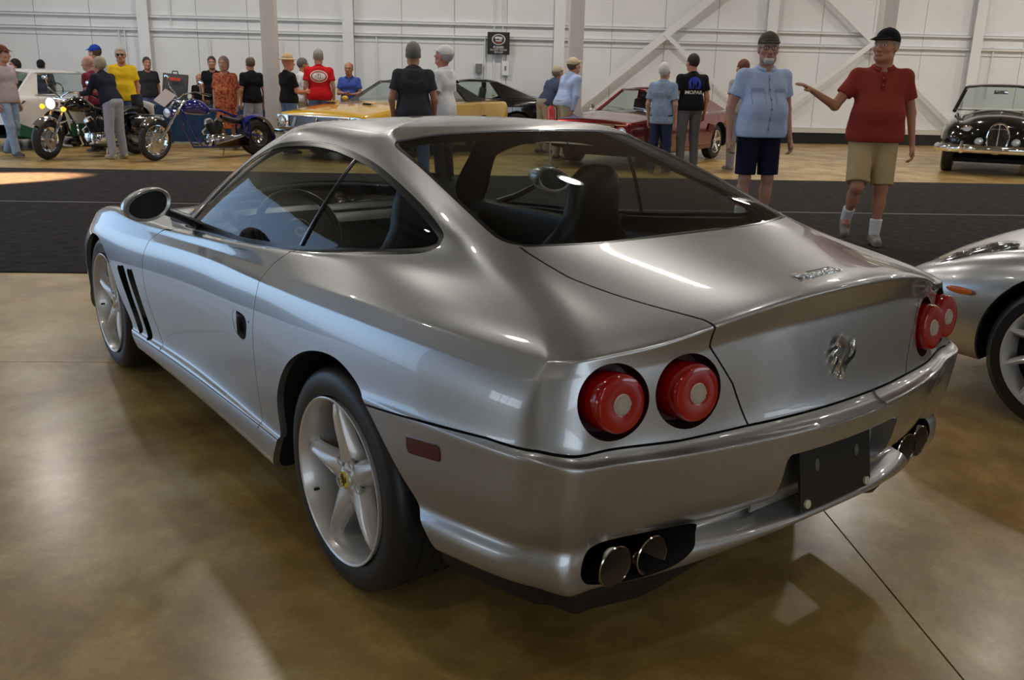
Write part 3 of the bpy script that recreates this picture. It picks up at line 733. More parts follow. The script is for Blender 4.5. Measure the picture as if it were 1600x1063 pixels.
# wheel arch liners (black barrels)
lin_parts = []
for sg in arch_fl:
    f_ = flange((sg[0] - np.array([.022, 0, 0]), sg[1]), lambda P, N: np.stack([np.full(len(P), .45), P[:, 1], P[:, 2]], 1))
    lin_parts.append(f_)
for q_ in (lin_parts): q_.obj('wheel_arch_liner', DARK, car); q_.mirror().obj('wheel_arch_liner', DARK, car)
vl = None
for sg in ventsegs:
    f_ = flange(sg, lambda P, N: P + np.array([-.05, .03, 0]))
    f_.obj('vent_duct', BLACKP, car); f_.mirror().obj('vent_duct', BLACKP, car)
for s in (1, -1):
    sk = skirt if s > 0 else skirt.mirror(); sk.obj('side_skirt', PAINT, car)
    d = door if s > 0 else door.mirror(); do = d.obj('door', PAINT, car)
    # handle pull inside its recess
    hr = flange(hd_seg, inward(.02)); hb = hd.off(-.02)
    (hr if s > 0 else hr.mirror()).obj('handle_recess', PAINT, do)
    (hb if s > 0 else hb.mirror()).obj('recess_floor', BLACKP, do)
    _, fpull = hd.cut(lambda V: (V[:, 1] - .775) - .25 * (V[:, 2] - .62) + .013)
    if len(fpull.T):
        fp = fpull.off(-.001); (fp if s > 0 else fp.mirror()).obj('door_handle', PAINT, do)
    m = MB(); m.lathe([(.0, .008), (.003, .0075), (.004, 0.001)], 'X', (.9285, .632, .655), 12)
    lo = m.build('lock', BLACKP, do);
    if s < 0:
        for v in lo.data.vertices: v.co.x *= -1
    mm = mk.off(.003) + flange(mk_seg, lambda P, N: P + N * .003)
    (mm if s > 0 else mm.mirror()).obj('side_marker', mat('marker_red', (.09, .008, .006), .25, 0, .3), bump_o)
    hl = hlamp.off(-.002); (hl if s > 0 else hl.mirror()).obj('headlamp_glass', glass('lamp_glass', (.9, .9, .9)), car)
    m = MB()
    for yy, xx in ((3.06, .64), (2.99, .70)):
        m.lathe([(-.04, .02), (0, .045), (.02, .052)], 'Y', (xx * s, yy, .53), 20)
    m.build('headlamp', CHROME, car)
# glass and window trim
def trim_split(piece, phi, w_):
    core, ring = piece.cut(lambda V: phi(V) + w_); return core, ring
fwin = lambda V: fw(V)
core, ring = trim_split(side_win, fwin, .016)
ring1, ring2 = ring.cut(lambda V: fw(V) + .005)
TRIM = mat('window_trim', (.012, .012, .013), .25)
TRIMB = mat('bright_trim', (.45, .46, .48), .2, 1)
B0, B1 = np.array([.474, 1.215]), np.array([.551, .880])
bn = np.array([-(B1 - B0)[1], (B1 - B0)[0]]); bn /= np.linalg.norm(bn)
fbp = lambda V: (V[:, 1:3] - B0) @ bn
for s in (1, -1):
    r = ring1.off(-.002); (r if s > 0 else r.mirror()).obj('window_trim', TRIM, car)
    r = ring2.off(-.001); (r if s > 0 else r.mirror()).obj('window_edge_trim', TRIMB if False else TRIM, car)
    r1, rest = core.cut(lambda V: fbp(V) + .007); s1_ = r1.seg; a_, r2 = rest.cut(lambda V: fbp(V) - .007); s2_ = r2.seg; rest = r1 + r2
    a2 = a_.off(.001) + flange(s1_, lambda P, N: P - N * .006) + flange(s2_, lambda P, N: P - N * .006); (a2 if s > 0 else a2.mirror()).obj('window_divider', TRIM, car)
    _, in_ = a_.cut(lambda V: fbp(V) + .002); in_, _ = in_.cut(lambda V: fbp(V) - .002)
    c2 = in_.off(.0025); (c2 if s > 0 else c2.mirror()).obj('divider_bead', TRIMB, car)
    g1, g2 = rest.cut(fbp)
    for g_, nm in ((g1, 'door_glass'), (g2, 'quarter_glass')):
        gg = g_.off(-.005); (gg if s > 0 else gg.mirror()).obj(nm, WGLASS, car)
core, ring = trim_split(rear_win, lambda V: fb(V), .012)
both(ring.off(-.003)).obj('rear_window_seal', TRIM, car); both(core.off(-.004)).obj('rear_window', WGLASS2, car)
core, ring = trim_split(wind, lambda V: fs(V), .02)
both(ring.off(-.003)).obj('windshield_seal', TRIM, car); both(core.off(-.004)).obj('windshield', WGLASS, car)
# dark cabin lining behind the painted roof and pillars
up, _ = full.cut(lambda V: .84 - V[:, 2]); up, _ = up.cut(lambda V: V[:, 1] - 2.2); up, _ = up.cut(lambda V: -.45 - V[:, 1])
_, up = up.cut(lambda V: np.where((V[:, 0] > .4) & (V[:, 1] < 1.75), fw(V) + .012, .5))
_, up = up.cut(lambda V: np.where((V[:, 2] > .99) & (V[:, 1] < .5), fb(V) + .01, .5))
_, up = up.cut(lambda V: np.where((V[:, 2] > .8) & (V[:, 1] > 1.1), fs(V) + .014, .5))
up = both(up.off(-.028)); up.obj('roof_lining', mat('lining', (.02, .02, .022), .9), car)
# tail lamps: dark cup and protruding round red lens with a pale centre
RED_D = mat('red_lens_side', (.30, .004, .003), .06, 0, 1)
CREAM = mat('lamp_centre', (.55, .50, .42), .35)
for s in (1, -1):
    for sg, c, in ((lampsegs[0], LO), (lampsegs[1], LI)):
        tilt = math.atan2(.30 if c is LO else .22, 1)
        h = empty('tail_lamp', parent=None) if False else None
        cup = flange(sg, lambda P, N: c + (P - c) * .93 + np.array([-.01, .055, -.004]))
        cup2 = flange((c + (sg[0] - c) * .93 + np.array([-.01, .055, -.004]), sg[1]), lambda P, N: np.tile(c + np.array([-.01, .055, 0]), (len(P), 1)))
        cc = cup + cup2
        co = (cc if s > 0 else cc.mirror()).obj('tail_lamp', mat('lamp_cup', (.05, .012, .014), .35), car)
        m = MB()
        prof = [(.050, .066), (.03, .0672), (-.012, .067), (-.024, .0655), (-.0285, .0625), (-.030, .058), (-.0305, .045), (-.0305, .030), (-.0295, .0245)]
        m.lathe([(a, r_) for a, r_ in prof], 'Y', (0, 0, 0), 48)
        lens = m.build('lens', RED, co)
        m = MB(); m.lathe([(-.0285, .0245), (-.031, .022), (-.032, .012), (-.032, .0005)], 'Y', (0, 0, 0), 32)
        for k in range(-6, 7):
            h_ = math.sqrt(max(0, .0215 ** 2 - (k * .0035) ** 2))
            m.box((k * .0035, -.0325, 0), (.0016, .0016, 2 * h_))
        cen = m.build('lens_centre', CREAM, co)
        m = MB(); m.lathe([(-.029, .047), (-.0305, .0455), (-.0292, .044)], 'Y', (0, 0, 0), 48)
        rr = m.build('lens_ring', RED_D, co)
        for o in (lens, cen, rr):
            o.location = (s * (c[0] - .002), c[1] + .002, c[2]); o.rotation_euler = (R(-6), 0, s * R(4))
# exhaust cavity and tips
ec = flange(ex_seg, lambda P, N: np.stack([P[:, 0], np.full(len(P), -.70), P[:, 2] + (P[:, 2] - .37) * -.05], 1))
ec.obj('exhaust_opening', DARK, bump_o); ec.mirror().obj('exhaust_opening', DARK, bump_o)
m = MB(); m.box((0, -.69, .385), (1.55, .01, .10)); m.build('exhaust_backing', DARK, bump_o)
TIP = mat('exhaust_steel', (.50, .43, .35), .13, 1)
for s in (1, -1):
    for x, y, z in ((.660, -.848, .3715), (.556, -.864, .3735)):
        m = MB(); m.lathe([(.0, .0480), (-.003, .0490), (-.001, .0512), (.01, .0518), (.05, .049), (.20, .042)], 'Y', (s * x, y, z), 36); m.lathe([(.20, .036), (.03, .0455), (.0, .0480)], 'Y', (s * x, y, z), 36, 2)
        m.disc((s * x, y + .1, z), .041, 'Y', 24, 1)
        m.build('exhaust_tip', [TIP, DARK, mat('exhaust_inside', (.34, .26, .18), .35, .7)], car)
# plate bracket
m = MB(); m.box((0, -.922, .515), (.56, .006, .17)); m.build('recess_back', PAINT, bump_o)
pl = MB()
px_ = [(-.150, .080), (.150, .080), (.152, -.062), (.142, -.078), (-.142, -.078), (-.152, -.062)]
pl.prism([(x, -.003, z) for x, z in px_], (0, .006, 0))
bracket = pl.build('license_bracket', mat('plate_black', (.01, .01, .011), .3), bump_o)
bracket.scale = (1.02,) * 3; bracket.location = (-.004, -.972, .494); bracket.rotation_euler = (R(-9), 0, 0)
for x, z, r_, mm_ in ((-.128, -.058, .011, 1), (.128, -.062, .011, 1), (-.08, .03, .0, 0), (.09, .03, .0, 0)):
    m = MB()
    if mm_: m.lathe([(0, r_), (-.006, r_), (-.008, r_ * .7), (-.008, .0005)], 'Y', (x, -.003, z), 16); m.build('bolt_cap', mat('bolt_cap', (.6, .55, .42), .4), bracket)
    else: m.lathe([(0, .009), (-.001, .008), (-.001, .0003)], 'Y', (x, -.0035, z), 20, sc=(1.8, 1)); m.build('screw_slot', mat('slot_grey', (.10, .10, .10), .5), bracket)
# third ledge section on the bumper top
# black valance below the rear bumper
N0 = A[0]
ring = N0[(N0[:, 1] < -.42)]
P0 = np.concatenate([(ring * [-1, 1, 1])[::-1][:-1], ring])
m = MB(); rows = []
for k, (sc_, dz) in enumerate(((.988, .004), (.978, -.035), (.965, -.07), (.93, -.10), (.75, -.09))):
    rows.append([((p[0]) * sc_, -.42 + (p[1] + .42) * (sc_ if k else 1) , p[2] + dz * (.35 + .65 * min(1, (abs(p[0]) / .55) ** 2)) + .0) for p in P0])

m.grid(rows); m.build('valance', mat('valance_black', (.012, .012, .012), .5), car)
# underbody
m = MB(); m.box((0, 1.45, .185), (1.5, 3.5, .03)); m.box((0, -.45, .33), (1.3, .5, .02)); m.build('underbody', DARK, car)
# badge and script
horse = [(.50, .0), (.42, .0), (.44, .06), (.50, .10), (.51, .18), (.47, .25), (.45, .30), (.38, .27), (.30, .22), (.26, .15), (.20, .13), (.20, .19), (.24, .23), (.28, .31), (.35, .37), (.35, .43), (.32, .50), (.25, .47), (.17, .43), (.13, .36), (.08, .37), (.10, .44), (.15, .51), (.24, .56), (.18, .60), (.10, .60), (.05, .54), (.01, .57), (.05, .66), (.14, .69), (.26, .67), (.30, .73), (.28, .78), (.21, .75), (.15, .74), (.13, .78), (.18, .85), (.25, .91), (.30, 1.0), (.34, .93), (.43, .88), (.51, .80), (.55, .70), (.60, .60), (.66, .51), (.69, .43), (.77, .45), (.83, .52), (.83, .60), (.77, .68), (.81, .77), (.92, .82), (.88, .72), (.94, .62), (.95, .50), (.89, .40), (.79, .34), (.69, .32), (.63, .25), (.59, .19), (.61, .12), (.58, .05), (.57, .0)]
def horse_mb(h, y0, th):
    m = MB(); P = smooth_poly([((x - .48) * h * .88, z * h) for x, z in horse], 2)
    m.prism([(x, y0, z) for x, z in P], (0, -th, 0)); return m
hb_ = horse_mb(.122, 0, .006)
bmesh.ops.bevel(hb_.b, geom=[e for e in hb_.b.edges if e.is_boundary is False and e.calc_length() < .05], offset=.0006, segments=1, affect='EDGES')
em = hb_.build('horse_emblem', CHROME, trunk_o, 60); em.location = (-.012, -.957, .738); em.rotation_euler = (R(-2), 0, 0)
def text(name, body_, size, ext, m, parent, loc, rot, align='CENTER', shear=0, bev=0):
    c = bpy.data.curves.new(name, 'FONT'); c.body = body_; c.size = size; c.extrude = ext; c.align_x = align; c.align_y = 'CENTER'; c.shear = shear; c.bevel_depth = bev
    c.resolution_u = 3
    c.materials.append(m); o = bpy.data.objects.new(name, c); COL.objects.link(o); o.location = loc; o.rotation_euler = rot
    dg = bpy.context.evaluated_depsgraph_get(); me = bpy.data.meshes.new_from_object(o.evaluated_get(dg)); bpy.data.objects.remove(o)
    o = link(name, me, parent); o.location = loc; o.rotation_euler = rot
    return o
text('script_badge', 'Ferrari', .064, .002, CHROME, trunk_o, (-.045, -.875, .9985), (R(-1), 0, R(2)), shear=.25, bev=.0006)
m = MB(); m.box((.0, -.85, .9985), (.10, .006, .004), rot=(0, 0, R(2))); m.build('script_bar', CHROME, trunk_o)

# wheels
def make_wheel(front):
    W_ = .255 if front else .295
    t = empty('wheel')
    m = MB(); hw = W_ / 2; R0 = .332
    m.lathe([(hw - .02, .243), (hw - .006, .250), (hw - .001, .268), (hw + .001, .288), (hw - .004, .308), (hw - .016, .322), (hw - .032, .329), (hw - .055, R0), (0, R0 + .001), (-hw + .05, R0), (-hw + .02, .325), (-hw, .285), (-hw + .01, .245)], 'X', seg=96)
    m.build('tyre', TYRE, t)
    m = MB()
    for xx in (-.075, -.03, .015, .06):
        m.lathe([(xx - .004, R0 + .0016), (xx + .004, R0 + .0016)], 'X', seg=96)
    m.build('tread_groove', BLACK, t)
    m = MB()
    prof = [(hw - .012, .243), (hw + .004, .2475), (hw + .006, .245), (hw + .003, .2395), (hw - .010, .234), (hw - .03, .228), (hw - .07, .224), (hw - .16, .215), (-hw + .03, .235)]
    m.lathe(prof, 'X', seg=96); m.build('rim', WHEELP, t)
    # five tapering spokes with a ridge, joined by a hub dish
    a0 = R(180 - (22 if front else 7))
    for k in range(5):
        a = a0 + k * 2 * PI / 5
        m = MB(); P = []
        for r_, hwid, xo, rid, bk in ((.030, .030, -.036, .000, .05), (.055, .034, -.034, .002, .05), (.08, .031, -.030, .006, .045), (.11, .026, -.027, .009, .04), (.15, .021, -.024, .011, .035), (.19, .0165, -.022, .010, .032), (.218, .015, -.022, .006, .03), (.232, .019, -.028, .000, .03)):
            row_ = []
            for w_, x_ in ((-1.25, -bk), (-1.0, -.004), (-.85, .0), (-.12, rid), (.12, rid), (.85, 0), (1.0, -.004), (1.25, -bk)):
                row_.append((hw + xo + x_, r_ * math.cos(a) - w_ * hwid * math.sin(a), r_ * math.sin(a) + w_ * hwid * math.cos(a)))
            P.append(row_)
        m.grid(P); m.build('spoke', WHEELP, t, 50)
    m = MB(); P = []   # hub web with concave sides between the spokes
    nseg = 80
    for rr_, x_ in ((1.0, -.075), (1.0, -.040), (.93, -.035), (.5, -.034), (.38, -.030), (.30, -.028)):
        row_ = []
        for q in range(nseg + 1):
            th = a0 + q * 2 * PI / nseg
            r_ = (.078 + .020 * math.cos(5 * (th - a0))) * rr_
            row_.append((hw + x_, r_ * math.cos(th), r_ * math.sin(th)))
        P.append(row_)
    m.grid(P); m.build('hub', WHEELP, t, 50)
    for k in range(5):
        a = a0 + R(36) + k * 2 * PI / 5
        c = (hw - .030, .060 * math.cos(a), .060 * math.sin(a))
        m = MB(); m.lathe([(-.004, .017), (.0, .0165), (.0, .014), (-.012, .0125)], 'X', c, 20); m.lathe([(-.02, .010), (-.007, .010), (-.005, .007), (-.005, .0005)], 'X', c, 6, 1)
        m.disc((c[0] - .011, c[1], c[2]), .0135, 'X', 16, 2)
        m.build('wheel_bolt', [WHEELP, STEEL, DARK], t)
    m = MB(); m.lathe([(hw - .035, .030), (hw - .026, .030), (hw - .022, .0275), (hw - .0215, .0265)], 'X', seg=32)
    cap = m.build('hub_cap', WHEELP, t)
    m = MB(); m.lathe([(hw - .022, .0265), (hw - .0195, .024), (hw - .019, .0005)], 'X', seg=32)
    m.build('cap_disc', mat('badge_yellow', (.75, .60, .02), .3, 0, 1), cap)
    hm = MB(); P = smooth_poly([((x - .48) * .036, z * .038 - .019) for x, z in horse], 1)
    hm.prism([(hw - .0185, x, z) for x, z in P], (.001, 0, 0)); hm.build('cap_horse', BLACK, cap)
    m = MB(); m.lathe([(hw - .10, .05), (hw - .095, .165), (hw - .115, .168), (hw - .13, .165), (hw - .13, .05)], 'X', seg=64); m.lathe([(hw - .096, .001), (hw - .096, .08)], 'X', seg=24)
    m.build('brake_disc', mat('brake_iron', (.045, .043, .042), .5, .8), t)
    m = MB(); m.box((hw - .095, .10, .10), (.06, .16, .055), rot=(R(-45), 0, 0), bev=.01); m.build('brake_caliper', mat('caliper', (.03, .03, .03), .4), t)
    m = MB(); va = a0 + R(36 + 0); m.tube([(hw - .03, .222 * math.cos(va), .222 * math.sin(va)), (hw - .012, .205 * math.cos(va), .205 * math.sin(va))], .0045, 8); m.build('valve', BLACK, t)
    return t
for fr, y, xo in ((True, 2.5, .944), (False, 0, .944)):
    W_ = .255 if fr else .295
    for s in (-1, 1):
        wl = make_wheel(fr); wl.parent = car
        wl.location = (s * (xo - W_ / 2 - .004), y, .332)
        wl.rotation_euler = (0, 0, 0 if s > 0 else PI)
        if s < 0: wl.scale = (1, 1, 1)
# mirrors
for s in (1, -1):
    mi_ = empty('side_mirror'); mi_.parent = car; mi_.location = (s * .86, 1.43, .925)
    m = MB(); m.tube([(s * -.09, .13, -.09), (s * -.03, .06, -.055), (s * .06, .03, -.01)], [.03, .024, .02], 12, flat=.7); m.build('mirror_arm', BLACKP, mi_)
    rows_ = []
    n_ = 28
    for k, (d, sc_) in enumerate(((-.048, .80), (-.052, .93), (-.045, .99), (-.02, 1.0), (.02, .92), (.06, .72), (.085, .42), (.093, .08))):
        ro = []
        for q in range(n_):
            th = 2 * PI * q / n_
            ax = .096 + .012 * math.cos(th); az = .062
            ro.append((s * (.135 + ax * sc_ * math.cos(th)), d + .02 - .12 * .15 * math.cos(th), .03 + az * sc_ * math.sin(th) - .012 * math.cos(th)))
        rows_.append(ro + [ro[0]])
    m = MB(); m.grid(rows_); m.build('mirror_shell', PAINT, mi_)
    m = MB(); m.poly([(p[0], p[1] + .006, p[2]) for p in rows_[0][:-1]]); m.build('mirror_glass', mat('mirror_glass', (.03, .035, .04), .03, 0, 1), mi_)
# interior
tub = MB()
tub.box((0, .75, .29), (1.5, 2.3, .02)); tub.box((.755, .8, .56), (.02, 2.3, .56)); tub.box((-.755, .8, .56), (.02, 2.3, .56))
tub.box((0, 1.8, .48), (1.5, .02, .5)); tub.box((0, -.02, .62), (1.42, .03, .62)); tub.build('cabin_tub', mat('cabin_black', (.012, .012, .014), .7), car)
m = MB(); m.box((0, -.17, .935), (1.30, .40, .03), bev=.01, rot=(R(-6), 0, 0)); m.box((0, .06, .80), (1.35, .12, .22), bev=.03); m.build('parcel_shelf', COCKPIT, car)
m = MB(); m.box((0, 1.66, .70), (1.45, .34, .24), bev=.07, top=(.9, .75)); m.box((-.39, 1.60, .82), (.44, .26, .12), bev=.05, top=(.9, .6)); m.box((0, 1.86, .81), (1.05, .22, .04), bev=.015); m.box((0, 1.05, .50), (.24, 1.0, .34), bev=.04)
m.build('dashboard', COCKPIT, car)
for s in (1, -1):
    dp = MB(); dp.box((s * .745, 1.0, .72), (.06, 1.5, .24), bev=.03); dp.build('door_card', COCKPIT, car)
    st = empty('seat'); st.parent = car; st.location = (s * .38, .50, .30)
    m = MB(); m.box((0, .30, .12), (.46, .52, .16), bev=.06); m.box((-.2, .3, .17), (.09, .48, .14), bev=.04); m.box((.2, .3, .17), (.09, .48, .14), bev=.04); m.build('seat_cushion', COCKPIT, st)
    m = MB(); rows_ = []
    for z, wd, th, yy in ((.10, .22, .07, .06), (.25, .245, .075, .03), (.40, .25, .07, -.01), (.52, .225, .065, -.045), (.60, .15, .055, -.065), (.66, .125, .052, -.075), (.74, .12, .05, -.085), (.80, .10, .045, -.09), (.835, .06, .03, -.092), (.842, .01, .008, -.092)):
        rows_.append([(wd * math.copysign(abs(math.cos(t)) ** .6, math.cos(t)), yy + th * math.copysign(abs(math.sin(t)) ** .7, math.sin(t)), z) for t in [2 * PI * q / 28 for q in range(29)]])
    m.grid(rows_); m.build('backrest', COCKPIT, st, 60)
    m = MB(); m.tube([(s * .25, .0, .62), (s * .16, .02, .55), (s * .05, .10, .35), (-s * .12, .22, .2)], .018, 6, flat=.15); m.build('belt', mat('belt', (.02, .02, .02), .8), st)
sw = empty('steering_wheel'); sw.parent = car; sw.location = (-.39, 1.42, .795); sw.rotation_euler = (R(66), 0, 0)
m = MB(); m.tube([(.18 * math.cos(t), .18 * math.sin(t), 0) for t in [2 * PI * q / 40 for q in range(40)]], .0155, 10, closed=True); m.build('steering_rim', COCKPIT, sw)
m = MB()
for t in (R(0), R(180), R(270)): m.box((.09 * math.cos(t), .09 * math.sin(t), -.01), (.17, .03, .012), rot=(0, 0, t), bev=.004)
m.lathe([(-.03, .02), (-.03, .06), (.0, .065), (.012, .055), (.014, .001)], 'Z', (0, 0, 0), 28); m.build('steering_hub', COCKPIT, sw)
m = MB(); m.lathe([(.014, .024), (.017, .022), (.017, .0005)], 'Z', seg=24); hbz = m.build('horn_badge', mat('badge_yellow', (.75, .60, .02), .3), sw)
hm = MB(); hm.prism([((x - .48) * .036, z * .038 - .019, .0175) for x, z in smooth_poly(horse, 1)], (0, 0, .0006)); hm.build('horn_horse', BLACK, hbz)
m = MB(); m.ball((0, 1.28, 1.13), .05, sc=(2.0, .45, .62), sub=3); m.tube([(0, 1.31, 1.14), (0, 1.40, 1.20)], .008, 6); m.build('rear_view_mirror', mat('mirror_back', (.05, .055, .06), .25), car)
# fuel flap bulge on the left shoulder, seen as a shallow oval dish
# ---------------------------------------------------------------- people: smooth implicit figures
class Field:
    def __init__(s, lo, hi, h):
        s.lo = np.array(lo, float); s.h = h
        s.n = np.ceil((np.array(hi) - s.lo) / h).astype(int) + 1
        s.X = [np.float32(s.lo[k] + h * np.arange(s.n[k])).reshape([-1 if q == k else 1 for q in range(3)]) for k in range(3)]
        s.F = None
    def add(s, d, k=.03):
        if s.F is None: s.F = np.broadcast_to(d, s.n).astype(np.float32).copy(); return s
        if k <= 0: s.F = np.minimum(s.F, d); return s
        h_ = np.clip(.5 + .5 * (s.F - d) / k, 0, 1); s.F = s.F + (d - s.F) * h_ - k * h_ * (1 - h_); return s
    def sub(s, d, k=.01):
        h_ = np.clip(.5 - .5 * (s.F + d) / k, 0, 1); s.F = s.F + (-d - s.F) * h_ + k * h_ * (1 - h_); return s
    def cap(s, a, b, r1, r2, flat=None):
        """tapered capsule, optionally squashed along an axis: flat=(axis, factor)"""
        a = np.array(a, float); b = np.array(b, float); e = b - a; L2 = float(e @ e) + 1e-9
        sc = np.ones(3)
        if flat: sc[flat[0]] = flat[1]
        P = [s.X[k] - a[k] for k in range(3)]
        t = np.clip((P[0] * e[0] + P[1] * e[1] + P[2] * e[2]) / L2, 0, 1)
        d = np.sqrt(sum(((P[k] - e[k] * t) / sc[k]) ** 2 for k in range(3)))
        return (d - (r1 + (r2 - r1) * t)) * float(sc.min() ** .5)
    def ell(s, c, r):
        q = np.sqrt(sum(((s.X[k] - c[k]) / r[k]) ** 2 for k in range(3)))
        return (q - 1) * min(r) * (.5 + .5 * 1)
    def plane(s, p, nrm):
        nrm = np.array(nrm, float); nrm /= np.linalg.norm(nrm)
        return sum((s.X[k] - p[k]) * nrm[k] for k in range(3))
    def inter(s, d): s.F = np.maximum(s.F, d); return s
    def mesh(s):
        F = s.F; F[[0, -1]] = 1; F[:, [0, -1]] = 1; F[:, :, [0, -1]] = 1
        S = F < 0; c = sum(S[i:S.shape[0] - 1 + i, j:S.shape[1] - 1 + j, k:S.shape[2] - 1 + k].astype(np.int8) for i in (0, 1) for j in (0, 1) for k in (0, 1))
        m = (c > 0) & (c < 8); I = np.argwhere(m)
        if not len(I): return np.zeros((0, 3)), np.zeros((0, 4), int)
        idx = -np.ones(m.shape, int); idx[tuple(I.T)] = np.arange(len(I))
        acc = np.zeros((len(I), 3)); cnt = np.zeros(len(I))
        for ax in range(3):
            o = [q for q in range(3) if q != ax]
            for u in (0, 1):
                for v in (0, 1):
                    A = I.copy(); A[:, o[0]] += u; A[:, o[1]] += v; B = A.copy(); B[:, ax] += 1
                    fa, fb_ = F[tuple(A.T)], F[tuple(B.T)]; x = (fa < 0) != (fb_ < 0)
                    t = np.where(x, fa / np.where(x, fa - fb_, 1), 0)
                    P = A.astype(float); P[:, ax] += t; acc += np.where(x[:, None], P, 0); cnt += x
        V = s.lo + acc / cnt[:, None] * s.h; Q = []
        for ax in range(3):
            a, b = [q for q in range(3) if q != ax]
            lo = [slice(None)] * 3; hi = [slice(None)] * 3; lo[ax] = slice(0, -1); hi[ax] = slice(1, None)
            x = S[tuple(lo)] != S[tuple(hi)]; E_ = np.argwhere(x); sg = S[tuple(lo)][x]
            E_ok = (E_[:, a] > 0) & (E_[:, b] > 0); E_ = E_[E_ok]; sg = sg[E_ok]
            def g(da, db): P = E_.copy(); P[:, a] -= da; P[:, b] -= db; return idx[tuple(P.T)]
            q = np.stack([g(1, 1), g(0, 1), g(0, 0), g(1, 0)], 1)
            flip = sg if ax != 1 else ~sg
            q[~flip] = q[~flip][:, ::-1]; Q.append(q)
        Q = np.concatenate(Q); return V, Q[(Q >= 0).all(1)]

def make_head(h=.0055, age=0, jaw=1.0):
    f = Field((-.10, -.125, -.10), (.10, .15, .26), h)
    f.add(f.ell((0, -.012, .125), (.076, .096, .098)))
    f.add(f.ell((0, .030, .075), (.060 * jaw, .066, .090)), .03)
    f.add(f.ell((0, .066, .005), (.034 * jaw, .028, .026)), .03)
    f.add(f.cap((-.035 * jaw, .03, .015), (.035 * jaw, .03, .015), .030, .030), .03)
    f.add(f.cap((0, .097, .105), (0, .117, .066), .008, .0135), .014)
    f.add(f.cap((-.012, .104, .062), (.012, .104, .062), .010, .010), .010)
    f.add(f.cap((-.040, .084, .118), (.040, .084, .118), .010, .010), .02)
    for s_ in (-1, 1):
        f.sub(f.ell((s_ * .031, .105, .101), (.016, .018, .011)), .014)
        f.add(f.ell((s_ * .031, .078, .100), (.0125, .0125, .0125)), .004)
        f.add(f.ell((s_ * .045, .068, .070), (.020, .018, .020)), .02)
        f.add(f.ell((s_ * .077, -.005, .088), (.010, .020, .031)), .008)
        f.sub(f.ell((s_ * .087, .0, .090), (.006, .011, .018)), .006)
    f.add(f.ell((0, .092, .038), (.026, .012, .008)), .008)
    f.add(f.ell((0, .092, .028), (.022, .012, .008)), .008)
    f.sub(f.cap((-.022, .106, .0335), (.022, .106, .0335), .0022, .0022), .004)
    f.add(f.cap((0, -.02, -.10), (0, -.012, .05), .060, .054), .03)
    V, Q = f.mesh()
    C = V[Q].mean(1); mi = np.zeros(len(Q), int)
    for s_ in (-1, 1):
        d = np.hypot(C[:, 0] - s_ * .031, C[:, 2] - .100)
        mi[(d < .0115) & (C[:, 1] > .082) & (np.abs(C[:, 2] - .100) < .007)] = 1
        mi[(d < .0060) & (C[:, 1] > .082)] = 2
        mi[(np.abs(C[:, 0] - s_ * .034) < .019) & (np.abs(C[:, 2] - .1225 + abs(s_) * 0) < .0045) & (C[:, 1] > .07)] = 3
    mi[(np.abs(C[:, 0]) < .023) & (C[:, 2] > .024) & (C[:, 2] < .043) & (C[:, 1] > .094)] = 4
    return V, Q, mi
def make_hair(kind):
    f = Field((-.11, -.14, -.02), (.11, .14, .27), .007)
    base = f.ell((0, -.014, .128), (.083, .104, .104)) if kind != 'long' else f.ell((0, -.018, .124), (.092, .108, .112))
    f.add(base)
    if kind == 'long': f.add(f.ell((0, -.05, .05), (.075, .06, .09)), .03)
    # keep away from the face
    f.inter(f.plane((0, .052, .135), (0, .80, -.60)) if kind != 'receding' else f.plane((0, -.01, .15), (0, .75, .65)) * .0 + np.maximum(f.plane((0, .01, .11), (0, 1, -.25)), f.plane((0, -.005, .185), (0, .35, .94))))
    if kind != 'long': f.inter(-f.plane((0, -.06, .045), (0, -.55, 1)))
    return f.mesh()
def make_cap():
    f = Field((-.12, -.14, .08), (.12, .24, .28), .006)
    f.add(f.ell((0, -.010, .140), (.085, .106, .094))); f.inter(-f.plane((0, 0, .128), (0, -.12, 1)))
    f.add(np.maximum(f.ell((0, .085, .137), (.078, .105, .030)), -f.plane((0, 0, .136), (0, 0, 1))) * 1.0, .004)
    g = f.plane((0, .085, .150), (0, .18, 1)); f.F = np.where(np.broadcast_to(f.X[1] > .095, f.n), np.maximum(f.F, g), f.F)
    f.add(f.ell((0, -.01, .232), (.008, .008, .005)), .004)
    return f.mesh()
def make_hat():
    f = Field((-.18, -.2, .1), (.18, .2, .29), .008)
    f.add(f.ell((0, -.010, .150), (.086, .104, .115))); f.inter(-f.plane((0, 0, .14), (0, 0, 1)))
    f.sub(f.ell((0, 0, .272), (.03, .08, .02)), .02)
    f.add(f.ell((0, -.01, .148), (.145, .165, .011)), .008)
    return f.mesh()
